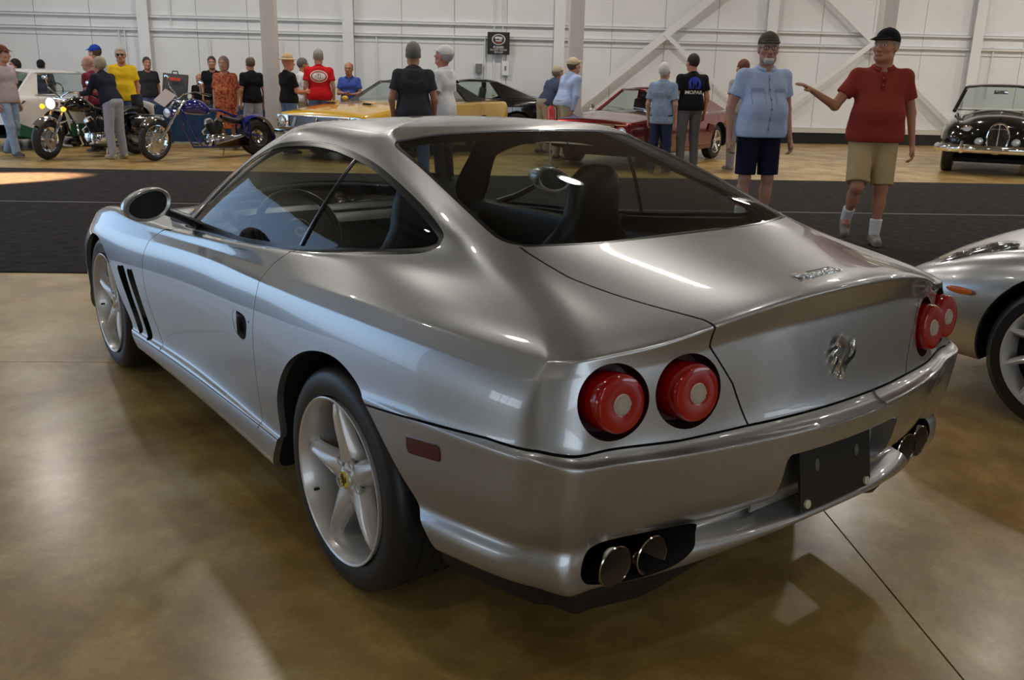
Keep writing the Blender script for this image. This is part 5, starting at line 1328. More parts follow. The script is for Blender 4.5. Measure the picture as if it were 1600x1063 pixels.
PP(-5.02, 15.2, 176, 1.74, 'woman in a red and orange floral dress with a shoulder bag', skin_=('pink', (.48, .26, .19)), hair=('long', (.30, .20, .13)), shirt=(FLOR, .8, .80), pants=(FLOR, 'dress'), belly=.7, res=.018)
PP(-4.70, 16.0, 30, 1.76, 'man with cropped hair in a black tee and grey shorts', skin_=('tan', (.46, .22, .13)), hair=('receding', (.12, .09, .07)), shirt=(cloth('black', (.008, .008, .010)), .7, .86), pants=(cloth('greyjean', (.33, .34, .40)), 'short'), res=.02)
# ---------------------------------------------------------------- other cars and the motorcycles
def interp_st(st, n):
    """stations: rows of numbers, first column y -> smooth resample"""
    A_ = np.array(st, float); t = np.arange(len(A_)); tt = np.linspace(0, len(A_) - 1, n); o = []
    for x in tt:
        i = min(int(x), len(A_) - 2); f = x - i; g = lambda k: A_[min(max(k, 0), len(A_) - 1)]
        a, b, c, d = g(i - 1), g(i), g(i + 1), g(i + 2); m1, m2 = (c - a) * .5, (d - b) * .5
        m1 = np.clip(m1, -2 * abs(c - b), 2 * abs(c - b)); m2 = np.clip(m2, -2 * abs(c - b), 2 * abs(c - b))
        o.append((2 * f ** 3 - 3 * f * f + 1) * b + (f ** 3 - 2 * f * f + f) * m1 + (-2 * f ** 3 + 3 * f * f) * c + (f ** 3 - f * f) * m2)
    return np.array(o)
def hull(st, ncol=90, crown=.10, sec=None):
    """st rows from rear to front: y, half width, sill z, belt z, centre z"""
    S_ = interp_st(st, ncol); rows = []
    for y, hw, zs, zb, zc in S_:
        h = zb - zs
        p = sec(hw, zs, zb, zc) if sec else [(hw * .90, zs), (hw - .015, zs + .04), (hw, zs + .38 * h), (hw - .004, zs + .72 * h), (hw - .02, zb - .07), (hw - .05, zb - .02), (hw - crown, zb), (hw * .62, zb + (zc - zb) * .55), (hw * .3, zb + (zc - zb) * .92), (0, zc)]
        q = [(x, 0, z) for x, z in p]
        q = np.array(smooth_poly(q, 4, False))
        rows.append([(x, y, z) for x, _, z in q])
    return grid_surface(np.array(rows).transpose(1, 0, 2))
def arch(y, r, z0=.31):
    return smooth_poly([(y + r * math.cos(t), z0 + r * math.sin(t)) for t in [R(-35) + R(250) * q / 12 for q in range(13)]], 2, False) + [(y - r * .82, -.1), (y + r * .82, -.1)]
def old_wheel(style, r=.32, w_=.19):
    t = empty('wheel'); hw = w_ / 2
    m = MB(); m.lathe([(hw - .01, r * .62), (hw, r * .72), (hw, r * .88), (hw - .02, r * .98), (0, r), (-hw + .02, r * .98), (-hw, r * .7)], 'X', seg=40); m.build('tyre', TYRE, t)
    c = CHROME if style != 'alloy' else mat('alloy', (.66, .66, .65), .25, .8)
    m = MB(); m.lathe([(hw - .015, r * .62), (hw + .004, r * .64), (hw, r * .60), (hw - .04, r * .56), (hw - .09, r * .54)], 'X', seg=40); m.build('rim', c, t)
    m = MB(); m.lathe([(hw - .09, .001), (hw - .09, r * .55)], 'X', seg=30); m.build('wheel_back', DARK, t)
    if style == 'cap':
        m = MB(); m.lathe([(hw - .03, r * .55), (hw - .01, r * .40), (hw + .01, r * .25), (hw + .02, .001)], 'X', seg=30); m.build('hub_cap', c, t)
    else:
        k = 5 if style != 'alloy' else 10
        for q in range(k):
            a = 2 * PI * q / k + .3; m = MB(); wd = .035 if k == 5 else .017
            m.prism([(hw - .05, .04 * math.cos(a) - wd * math.sin(a), .04 * math.sin(a) + wd * math.cos(a)), (hw - .05, .04 * math.cos(a) + wd * math.sin(a), .04 * math.sin(a) - wd * math.cos(a)), (hw - .025, r * .59 * math.cos(a) + wd * .8 * math.sin(a), r * .59 * math.sin(a) - wd * .8 * math.cos(a)), (hw - .025, r * .59 * math.cos(a) - wd * .8 * math.sin(a), r * .59 * math.sin(a) + wd * .8 * math.cos(a))], (.02, 0, 0)); m.build('spoke', c, t)
        m = MB(); m.lathe([(hw - .06, .05), (hw - .02, .05), (hw - .015, .03), (hw - .015, .001)], 'X', seg=20); m.build('hub_cap', c, t)
    return t
def build_car(root, paint, st, wb, gh, wheel, track=.72, r=.32, arch_r=.36, crown=.10, roofm=None, sec=None, inner=True, rear_glass=True):
    """gh: (y windscreen base, y top, y rear top, y rear base, base half width, top half width, belt z, roof z)"""
    S_ = hull(st, crown=crown, sec=sec); segs = []
    for y in (0, wb):
        f_ = sdpoly(arch(y, arch_r, r), (1, 2)); ins, S_ = S_.cut(lambda V: np.where(V[:, 0] > .4, f_(V), .5)); segs.append(S_.seg)
    yd0, yd1 = gh[3] * .3 + gh[2] * .7 - .05, gh[0] - .25
    def dphi(V): return np.where((V[:, 0] > .5), np.maximum(np.abs(V[:, 1] - (yd0 + yd1) / 2) - abs(yd1 - yd0) / 2, .30 - V[:, 2]), .5)
    def ophi(V): return np.where(V[:, 0] > gh[4] * .5, dphi(V), .5)
    global parts_seal
    keep = parts_seal; parts_seal = []
    door_, S_ = gap_cut(S_, ophi, .004, .02); seal_ = parts_seal; parts_seal = keep
    for sg_ in segs: S_ = S_ + flange(sg_, toward_x(.02))
    both(S_).obj('body_shell', paint, root)
    for s_ in (1, -1): (door_ if s_ > 0 else door_.mirror()).obj('door', paint, root)
    for q in seal_: both(q).obj('panel_seal', DARK, root)
    ln = []
    for sg_ in segs:
        f_ = flange((sg_[0] - np.array([.02, 0, 0]), sg_[1]), lambda P, N: np.stack([np.full(len(P), .35), P[:, 1], P[:, 2]], 1)); ln.append(f_)
    for q in ln: q.obj('wheel_arch_liner', DARK, root); q.mirror().obj('wheel_arch_liner', DARK, root)
    # end panels and floor
    for k in (0, -1):
        m = MB()
        A_ = st[k]; n_ = 14; hw, zs, zb, zc = A_[1:5]
        p = sec(hw, zs, zb, zc) if sec else [(hw * .90, zs), (hw - .015, zs + .04), (hw, zs + .38 * (zb - zs)), (hw - .004, zs + .72 * (zb - zs)), (hw - .02, zb - .07), (hw - .05, zb - .02), (hw - crown, zb), (hw * .62, zb + (zc - zb) * .55), (hw * .3, zb + (zc - zb) * .92), (0, zc)]
        q = [(x, A_[0], z) for x, z in p]; q = q + [(-x, y, z) for x, y, z in q[::-1][1:]]
        m.poly(q); m.build('end_panel', paint, root, 0)
    m = MB(); m.box((0, wb / 2, .22), (1.2, wb + .9, .06)); m.build('underbody', DARK, root)
    y0, y1, y2, y3, wb_, wt_, zb, zt = gh; roofm = roofm or paint
    m = MB(); P = []
    for fy, dz, wk in ((0, -.035, 1.0), (.04, -.005, .985), (.3, .02, 1.0), (.7, .018, 1.0), (.96, -.005, .985), (1, -.035, 1.0)):
        y = y1 + (y2 - y1) * fy; P.append([(x * wt_ * wk, y, zt + dz - .045 * abs(x) ** 3 - (.03 if abs(x) == 1 else 0)) for x in (-1, -.97, -.85, -.5, 0, .5, .85, .97, 1)])
    m.grid(P); m.build('roof', roofm, root, 60)
    glass_ = CLEARG
    yb = y2 + .10
    for s_ in (1, -1):
        m = MB(); m.tube([(s_ * (wb_ - .01), y0 - .02, zb - .02), (s_ * wt_ * .99, y1, zt - .06)], [.035, .028], 8); m.build('windshield_pillar', roofm, root)
        m = MB(); m.prism([(s_ * wb_, yb - .25, zb - .03), (s_ * wt_, y2 + .12, zt - .06), (s_ * wt_, y2 - .02, zt - .05), (s_ * wb_ * .97, y3, zb - .03)], (-s_ * .05, 0, 0)); m.build('rear_pillar', roofm, root)
        m = MB(); m.poly([(s_ * (wb_ - .012), y0 - .05, zb - .02), (s_ * (wt_ - .012), y1 - .03, zt - .05), (s_ * (wt_ - .012), y2 + .12, zt - .06), (s_ * (wb_ - .012), yb - .25, zb - .02)]); m.build('door_glass', glass_, root)
        m = MB(); m.tube([(s_ * wb_, y0 - .05, zb), (s_ * wb_, yb - .3, zb)], .010, 6); m.tube([(s_ * wt_, y1, zt - .06), (s_ * wt_, y2 + .05, zt - .06)], .009, 6); m.build('window_trim', CHROME, root)
    def pane(ya, yb_, wa, wb2, za, zb2, name, bulge):
        m = MB(); m.grid([[(x * (wa + (wb2 - wa) * v), ya + (yb_ - ya) * v + bulge * (1 - x * x) , za + (zb2 - za) * v) for x in (-1, -.8, -.5, 0, .5, .8, 1)] for v in (0, .5, 1)]); return m.build(name, glass_, root, 80)
    pane(y0, y1, wb_ - .03, wt_ - .03, zb + .0, zt - .04, 'windshield', .10)
    if rear_glass: pane(y3, y2, wb_ * .9, wt_ - .04, zb + .0, zt - .04, 'rear_window', -.04)
    m = MB(); m.tube([(x * (wb_ - .02), y0 + .10 * (1 - x * x), zb + .005) for x in (-1, -.6, 0, .6, 1)], .010, 6); m.tube([(x * (wt_ - .02), y1 + .10 * (1 - x * x), zt - .035) for x in (-1, -.6, 0, .6, 1)], .010, 6); m.build('windshield_trim', CHROME, root)
    if inner:
        m = MB(); m.box((0, (y0 + y3) / 2, zb - .30), (wb_ * 1.9, abs(y0 - y3) - .2, .05)); m.box((0, y0 - .25, zb - .06), (wb_ * 1.8, .3, .12), bev=.03); m.build('cabin_tub', mat('cabin_black', (.012, .012, .014), .7), root)
        for s_ in (1, -1): m = MB(); m.box((s_ * .33, (y1 + y2) / 2 - .1, zb - .02), (.48, .14, .5), rot=(R(12), 0, 0), bev=.05); m.box((s_ * .33, (y1 + y2) / 2 - .16, zb + .27), (.24, .09, .14), bev=.03); m.build('seat', COCKPIT, root)
        sw_ = MB(); sw_.tube([(-.36 + .18 * math.cos(t), y0 - .48 + .06 * math.sin(t), zb + .02 + .16 * math.sin(t)) for t in [2 * PI * q / 20 for q in range(20)]], .013, 6, closed=True); sw_.build('steering_wheel', BLACKP, root)
    for y in (0, wb):
        for s_ in (-1, 1):
            wl = old_wheel(wheel, r); wl.parent = root; wl.location = (s_ * track, y, r); wl.rotation_euler = (0, 0, 0 if s_ > 0 else PI)
def facing(th): return HROT + PI - th     # th: how far the nose swings from the camera side towards the left end of the aisle
def fwd_loc(C, th): return H(C[0], C[1], 0), HROT + PI - th
def lampround(root, x, y, z, r, name='headlamp', ring=CHROME):
    m = MB(); m.lathe([(-.05, r), (.0, r * 1.08), (.02, r * 1.05), (.012, r * .9)], 'Y', (x, y, z), 28); o = m.build(name, ring, root)
    m = MB(); m.lathe([(.0, r * .92), (.022, r * .7), (.03, .001)], 'Y', (x, y, z), 24); m.build('lens', mat('lamp_lens', (.75, .78, .80), .08, .3, 1), o)
    return o

CLEARG = glass('clear_glass', (.80, .86, .85))
# yellow pony car with a black roof
YEL = mat('yellow_paint', (.62, .36, .02), .25, 0, 1)
loc, rz = fwd_loc((-.90, 16.42), .55)
yc = empty('muscle_car', loc, rz, 'golden yellow early seventies muscle car with a black roof and chrome-framed headlamps', 'car'); yc.scale = (1.05,) * 3
MST = [(-1.12, .80, .42, .92, .95), (-1.05, .90, .30, .93, .97), (-.5, .95, .24, .93, .98), (0, .955, .22, .93, .97), (.9, .95, .21, .91, .95), (1.8, .955, .21, .90, .96), (2.75, .955, .23, .86, .92), (3.3, .95, .28, .80, .86), (3.62, .93, .34, .76, .80), (3.70, .90, .40, .70, .72)]
build_car(yc, YEL, MST, 2.77, (1.95, 1.25, .45, -.55, .80, .60, .92, 1.32), 'cap', track=.78, r=.33, roofm=mat('black_vinyl', (.012, .012, .013), .5))
m = MB(); m.box((0, 3.715, .62), (1.24, .03, .17)); yg = m.build('grille', BLACKP, yc)
m = MB()
for sz, zz in ((1.28, .712), (1.28, .528)): m.box((0, 3.73, zz), (sz, .025, .02), bev=.004)
for xx in (-.64, .64): m.box((xx, 3.73, .62), (.02, .025, .2), bev=.004)
m.build('grille_frame', CHROME, yg)
for k in range(9): m = MB(); m.box((0, 3.732, .545 + k * .018), (1.22, .006, .005)); m.build('grille_bar', STEEL, yg)
for s_ in (1, -1):
    m = MB(); m.box((s_ * .77, 3.72, .62), (.23, .03, .21), bev=.02); o = m.build('headlamp_bezel', CHROME, yc); lampround(yc, s_ * .77, 3.735, .62, .085)
    m = MB(); m.prism([(s_ * .50, 3.738, .55), (s_ * .56, 3.738, .55), (s_ * .50, 3.738, .69), (s_ * .44, 3.738, .69)], (0, .01, 0)); m.build('grille_lamp', STEEL, yg)
    m = MB(); m.prism([(s_ * .28, 2.90, .915), (s_ * .50, 2.92, .905), (s_ * .50, 2.78, .925), (s_ * .28, 2.78, .935)], (0, 0, .02)); m.prism([(s_ * .30, 2.935, .90), (s_ * .48, 2.945, .895), (s_ * .48, 2.93, .925), (s_ * .30, 2.92, .93)], (0, .006, 0), mi=1); m.build('hood_scoop', [YEL, DARK], yc)
    m = MB(); m.ball((s_ * 1.0, 1.78, .96), .07, sc=(1.1, .6, .75)); m.build('side_mirror', YEL, yc)
m = MB(); m.box((0, 3.77, .44), (1.80, .08, .11), bev=.03); m.build('front_bumper', CHROME, yc)
m = MB(); m.tube([(0, 3.74, .60), (.0, 3.745, .655)], .02, 6); m.ball((.02, 3.745, .66), .022); m.build('grille_emblem', CHROME, yg)

# black coupe hidden behind the yellow car
BLKC = mat('black_paint', (.006, .006, .007), .12, 0, 1)
loc, rz = fwd_loc((.75, 19.05), PI / 2)
bc = empty('muscle_car', loc, rz, 'black coupe with bright window trim parked behind the golden yellow car', 'car'); bc.scale = (1.08,) * 3
build_car(bc, BLKC, MST, 2.77, (1.95, 1.25, .45, -.55, .80, .60, .92, 1.32), 'cap', track=.78, r=.33)
m = MB(); m.box((0, -1.16, .60), (1.86, .09, .12), bev=.03); m.build('rear_bumper', CHROME, bc)
m = MB(); m.box((0, 3.76, .50), (1.84, .09, .12), bev=.03); m.build('front_bumper', CHROME, bc)

# dark red fastback
REDC = metallic('dark_red_paint', (.20, .006, .008), .2, .1)
th = .66; rvec = (-math.cos(th), math.sin(th)); C_ = (4.50 + .8 * rvec[0], 15.05 + .8 * rvec[1])
loc, rz = fwd_loc(C_, th)
rc = empty('fastback_car', loc, rz, 'dark red sixties fastback with a card in its windshield and a chrome rear wheel', 'car')
RST = [(-1.10, .78, .42, .90, .93), (-1.0, .88, .30, .92, .96), (-.5, .90, .24, .92, 1.0), (0, .905, .22, .91, .98), (.9, .90, .21, .88, .95), (1.8, .905, .21, .88, .96), (2.75, .905, .23, .85, .93), (3.3, .90, .30, .81, .87), (3.66, .885, .36, .78, .82), (3.72, .87, .40, .74, .76)]
build_car(rc, REDC, RST, 2.74, (2.0, 1.35, .55, -.85, .78, .58, .90, 1.34), 'spoke', track=.75, r=.34, arch_r=.38)
m = MB(); m.prism([(-.60, 3.735, .72), (.60, 3.735, .72), (.52, 3.735, .50), (-.52, 3.735, .50)], (0, .012, 0)); rg = m.build('grille', DARK, rc)
m = MB(); m.tube([(-.84, 3.74, .75), (.84, 3.74, .75)], .012, 6); m.tube([(-.60, 3.752, .725), (.60, 3.752, .725), (.52, 3.752, .50), (-.52, 3.752, .50)], .010, 6, closed=True); m.build('grille_surround', CHROME, rg)
for s_ in (1, -1):
    lampround(rc, s_ * .73, 3.73, .62, .088); lampround(rc, s_ * .22, 3.755, .61, .070, 'fog_lamp')
    m = MB(); m.prism([(s_ * .906, .30, .66), (s_ * .906, .55, .70), (s_ * .906, .62, .58), (s_ * .906, .38, .52)], (s_ * .015, 0, 0)); m.build('side_scoop', REDC, rc)
    m = MB(); m.box((s_ * .55, 2.55, .945), (.05, .05, .01)); m.build('hood_pin', CHROME, rc)
    m = MB(); m.ball((s_ * .98, 1.80, .97), .06, sc=(1.1, .7, .8)); m.tube([(s_ * .88, 1.80, .92), (s_ * .96, 1.80, .95)], .01, 5); m.build('side_mirror', CHROME, rc)
m = MB(); m.box((0, 3.79, .44), (1.72, .07, .10), bev=.025); m.build('front_bumper', CHROME, rc)
m = MB(); m.prism([(-.55, 1.83, .99), (-.20, 1.87, .99), (-.20, 1.66, 1.20), (-.55, 1.62, 1.20)], (0, .004, .003)); o = m.build('windshield_card', mat('card_paper', (.66, .68, .66), .7), rc)
m = MB()
for k in range(4): m.box((-.375, 1.842 - k * .045, 1.04 + k * .045), (.26 - .05 * (k % 2), .003, .006), rot=(R(45), 0, 0))
m.build('card_lines', BLKP, o)
m = MB(); m.tube([(-.35, 2.02, .955), (.05, 1.97, .99)], .006, 5); m.tube([(.15, 2.02, .955), (.55, 1.94, .99)], .006, 5); m.build('wiper', STEEL, rc)

# black British saloon at the right
loc, rz = fwd_loc((10.42, 15.55), .50)
jg = empty('vintage_saloon', loc, rz, 'glossy black vintage saloon with an upright oval chrome grille', 'car'); jg.scale = (1.07,) * 3
def jsec(hw, zs, zb, zc): h = zb - zs; return [(hw * .86, zs), (hw * .96, zs + .06), (hw, zs + .35 * h), (hw * .985, zs + .65 * h), (hw * .90, zs + .87 * h), (hw * .78, zb), (hw * .62, zb - .01), (hw * .45, zb + (zc - zb) * .6), (hw * .22, zc - .01), (0, zc)]
JST = [(-1.05, .40, .45, .60, .62), (-.95, .62, .32, .76, .80), (-.6, .76, .24, .88, .93), (0, .82, .24, .94, .99), (.9, .83, .22, .93, .98), (1.8, .835, .24, .93, 1.02), (2.4, .845, .26, .90, 1.02), (2.9, .84, .30, .86, .97), (3.2, .80, .34, .80, .92), (3.36, .70, .38, .70, .82), (3.42, .55, .45, .62, .70)]
build_car(jg, BLKC, JST, 2.73, (1.95, 1.45, .25, -.45, .70, .56, .99, 1.43), 'cap', track=.68, r=.33, arch_r=.37, sec=jsec, inner=False)
m = MB(); P = [(.155 * math.copysign(abs(math.cos(t)) ** .85, math.cos(t)), .60 + .235 * math.sin(t) - .01) for t in [2 * PI * q / 36 for q in range(36)]]
m.prism([(x, 3.40, z) for x, z in P], (0, .05, 0)); jgr = m.build('grille', DARK, jg)
m = MB(); m.tube([(x, 3.455, z) for x, z in P], .017, 8, closed=True); m.tube([(0, 3.46, .37), (0, 3.46, .83)], .009, 6); m.build('grille_surround', CHROME, jgr)
for k in range(-6, 7):
    if k: m = MB(); zz = .22 * math.sqrt(1 - (k * .0215 / .15) ** 2); m.box((k * .0215, 3.453, .59), (.005, .012, 2 * zz)); m.build('grille_slat', CHROME, jgr)
m = MB(); m.box((0, 3.46, .74), (.27, .008, .014)); m.ball((0, 3.465, .815), .022, sc=(1, .4, 1)); m.build('grille_badge', CHROME, jgr)
m = MB(); m.tube([(0, 3.15, .965), (0, 3.27, .985), (0, 3.36, .99)], [.012, .016, .008], 8); m.ball((0, 3.37, .995), .018); m.tube([(0, 3.1, .95), (0, 3.2, .93)], .01, 6); m.build('hood_ornament', CHROME, jg)
for s_ in (1, -1):
    lampround(jg, s_ * .46, 3.33, .68, .095); lampround(jg, s_ * .265, 3.44, .535, .062, 'fog_lamp'); lampround(jg, s_ * .66, 3.24, .54, .035, 'side_lamp')
    m = MB(); m.tube([(s_ * .60, 2.95, .89), (s_ * .60, 3.02, .90)], .02, 8); m.build('fender_lamp', CHROME, jg)
    m = MB(); m.tube([(s_ * .50, 3.56, .36), (s_ * .50, 3.585, .45), (s_ * .50, 3.56, .54)], [.028, .034, .02], 8); m.build('overrider', CHROME, jg)
m = MB(); m.tube([(-.86, 3.10, .42), (-.82, 3.32, .42), (-.60, 3.48, .42), (-.2, 3.55, .42), (.2, 3.55, .42), (.60, 3.48, .42), (.82, 3.32, .42), (.86, 3.10, .42)], .058, 10, flat=1.1); m.build('front_bumper', CHROME, jg)
m = MB(); m.box((.0, 1.55, 1.30), (.22, .02, .06), bev=.01); m.build('rear_view_mirror', CHROME, jg)

# white car at the left edge with green lower flanks
WHC = mat('white_paint', (.74, .71, .68), .2, 0, 1); GRC = mat('green_cover', (.02, .12, .06), .4)
cx_, cy_ = -8.95, 14.95; th = 2.78
wc = empty('hatchback', H(cx_, cy_), HROT - .30, 'white hatchback with dark windows and green lower flank, behind the touring motorcycle', 'car')
WST = [(-.85, .70, .46, .90, .94), (-.78, .84, .34, .95, 1.0), (-.45, .91, .26, .96, 1.02), (0, .925, .24, .95, 1.02), (.9, .91, .22, .92, 1.0), (1.8, .91, .22, .91, 1.0), (2.6, .92, .24, .86, .96), (3.1, .88, .30, .78, .86), (3.4, .78, .36, .68, .74), (3.5, .60, .42, .58, .62)]
build_car(wc, WHC, WST, 2.6, (2.1, 1.25, -.05, -.70, .80, .60, .98, 1.42), 'alloy', track=.78, r=.34, arch_r=.37)
for s_ in (1, -1):
    m = MB(); P = [[(s_ * (.935 - .03 * v), y, .10 + (.20 + .18 * max(0, (.3 - y) / .6)) * v) for y in (-.46, -.38)] for v in (0, 1)]; m.grid(P)
    m.prism([(s_ * .80, 2.2, .20), (s_ * .80, .42, .20), (s_ * .80, .42, .45), (s_ * .80, 2.2, .36)], (s_ * .128, 0, 0)); m.prism([(s_ * .60, -.40, .20), (s_ * .60, -.85, .28), (s_ * .60, -.85, .50), (s_ * .60, -.40, .36)], (s_ * .30, 0, 0)); m.build('green_flank', GRC, wc)
    m = MB(); m.prism([(s_ * .50, -.86, .80), (s_ * .86, -.72, .80), (s_ * .90, -.60, .88), (s_ * .50, -.84, .90)], (0, -.03, 0)); m.build('tail_lamp', BLACKP, wc)

# silver roadster nose at the right edge
SLP = metallic('pale_silver_paint', (.60, .62, .64), .3, .15)
sl = empty('silver_roadster', (3.12, -3.11, 0), R(2), 'pale silver sports car at the right edge with an orange side marker', 'car')
def ssec(hw, zs, zb, zc): h = zb - zs; return [(hw * .93, zs), (hw * .975, zs + .05), (hw, zs + .40 * h), (hw * .985, zs + .70 * h), (hw * .93, zs + .90 * h), (hw * .84, zb), (hw * .72, zb + .004), (hw * .5, zb + (zc - zb) * .5), (hw * .25, zc - .006), (0, zc)]
SST = [(-.9, .70, .45, .80, .84), (-.8, .84, .32, .90, .93), (-.4, .93, .24, .93, .97), (0, .945, .22, .93, .98), (.9, .92, .20, .86, .93), (1.7, .925, .20, .84, .93), (2.2, .94, .22, .82, .92), (2.45, .945, .24, .80, .89), (2.75, .925, .24, .755, .84), (3.0, .885, .24, .69, .77), (3.2, .80, .25, .62, .68), (3.34, .66, .27, .55, .60), (3.43, .48, .30, .49, .52)]
build_car(sl, SLP, SST, 2.45, (1.55, .85, .35, -.5, .78, .58, .92, 1.24), 'alloy2' if False else 'cap', track=.80, r=.335, arch_r=.385, sec=ssec)
for wl in [c for c in sl.children if c.name.startswith('wheel') and not c.name.startswith('wheel_arch')]:
    for ch in list(wl.children):
        if not ch.name.startswith('tyre'): bpy.data.objects.remove(ch)
    hw = .125; r_ = .335
    ty = wl.children[0]; bpy.data.objects.remove(ty)
    m = MB(); m.lathe([(hw - .01, .255), (hw, .262), (hw + .002, .30), (hw - .015, .325), (hw - .04, r_), (-hw + .04, r_), (-hw, .3), (-hw + .01, .255)], 'X', seg=64); m.build('tyre', TYRE, wl)
    m = MB(); m.lathe([(hw - .01, .256), (hw + .004, .258), (hw + .002, .250), (hw - .03, .240), (hw - .16, .232)], 'X', seg=64); m.build('rim', WHEELP, wl)
    m = MB(); m.lathe([(hw - .12, .001), (hw - .12, .235)], 'X', seg=40); m.build('wheel_back', DARK, wl)
    for q in range(10):
        a = 2 * PI * q / 10 + .12; m = MB(); P = []
        for rr_, wd, xo, tw in ((.05, .016, -.05, 0), (.12, .020, -.040, .05), (.19, .018, -.030, .11), (.245, .014, -.022, .16)):
            aa = a + tw; P.append([(hw + xo + x_, rr_ * math.cos(aa) - w_ * wd * math.sin(aa), rr_ * math.sin(aa) + w_ * wd * math.cos(aa)) for w_, x_ in ((-1, -.02), (-.8, 0), (.1, .010), (.9, -.004), (1, -.02))])
        m.grid(P); m.build('spoke', WHEELP, wl, 60)
    m = MB(); m.lathe([(hw - .07, .07), (hw - .04, .065), (hw - .03, .04), (hw - .03, .001)], 'X', seg=24); m.build('hub_cap', WHEELP, wl)
for s_ in (1, -1):
    m = MB(); m.ball((s_ * .905, 2.94, .555), .055, sc=(.14, 1.25, .30), sub=3, rot=(0, 0, s_ * R(12))); m.build('side_marker', mat('marker_orange', (.75, .18, .01), .15, 0, 1), sl)
    hl = empty('headlamp'); hl.parent = sl; hl.location = (s_ * .69, 2.98, .685); hl.rotation_euler = (R(-24), 0, s_ * R(-14))
    m = MB(); m.ball((0, 0, 0), .10, sc=(.75, 1.9, .34), sub=3); m.build('bezel', mat('lamp_bowl', (.45, .47, .5), .12, .9), hl)
    for q in range(3): m = MB(); m.lathe([(.0, .030), (.016, .026), (.02, .001)], 'Z', (0, -.08 + .075 * q, .022), 16); m.build('projector', CHROME, hl)
    m = MB(); m.ball((0, 0, .004), .10, sc=(.80, 1.98, .40), sub=3); m.build('lens_cover', glass('lamp_glass', (.9, .9, .9)), hl)
    m = MB(); m.box((s_ * .93, 1.55, .93), (.2, .1, .11), bev=.04); m.build('side_mirror', SLP, sl)
m = MB(); m.box((0, 3.45, .38), (.7, .05, .14), bev=.03); m.build('grille', DARK, sl)

# ---------------- motorcycles
def spoke_wheel(name, r, w_, root, y, nsp=24, rimr=.75, M=None, discs=True):
    t = empty(name); t.parent = root
    m = MB(); k = w_ / 2; m.tube([(0, (r - k) * math.cos(a), (r - k) * math.sin(a)) for a in [2 * PI * q / 40 for q in range(40)]], k, 10, closed=True); m.build('tyre', TYRE, t)
    m = MB(); m.lathe([(-k * .7, r - w_ * .95), (-k * .5, r - w_ * 1.15), (k * .5, r - w_ * 1.15), (k * .7, r - w_ * .95)], 'X', seg=36); m.build('rim', CHROME, t)
    m = MB()
    for q in range(nsp): a = 2 * PI * q / nsp; s_ = 1 if q % 2 else -1; m.tube([(s_ * .035, .03 * math.cos(a + .5), .03 * math.sin(a + .5)), (0, (r - w_ * 1.1) * math.cos(a), (r - w_ * 1.1) * math.sin(a))], .0028, 4)
    o = m.build('spokes', CHROME, t); o['kind'] = 'stuff'
    m = MB(); m.lathe([(-.06, .02), (-.05, .04), (.05, .04), (.06, .02)], 'X', seg=16)
    if discs: m.lathe([(.06, .05), (.062, .13), (.066, .13), (.066, .05)], 'X', seg=28); m.lathe([(-.066, .05), (-.066, .13), (-.062, .13), (-.06, .05)], 'X', seg=28)
    m.build('hub', STEEL, t); t.location = (0, y, r)
    if M is not None: t.matrix_local = M @ Matrix.Translation((0, y, r))
    return t
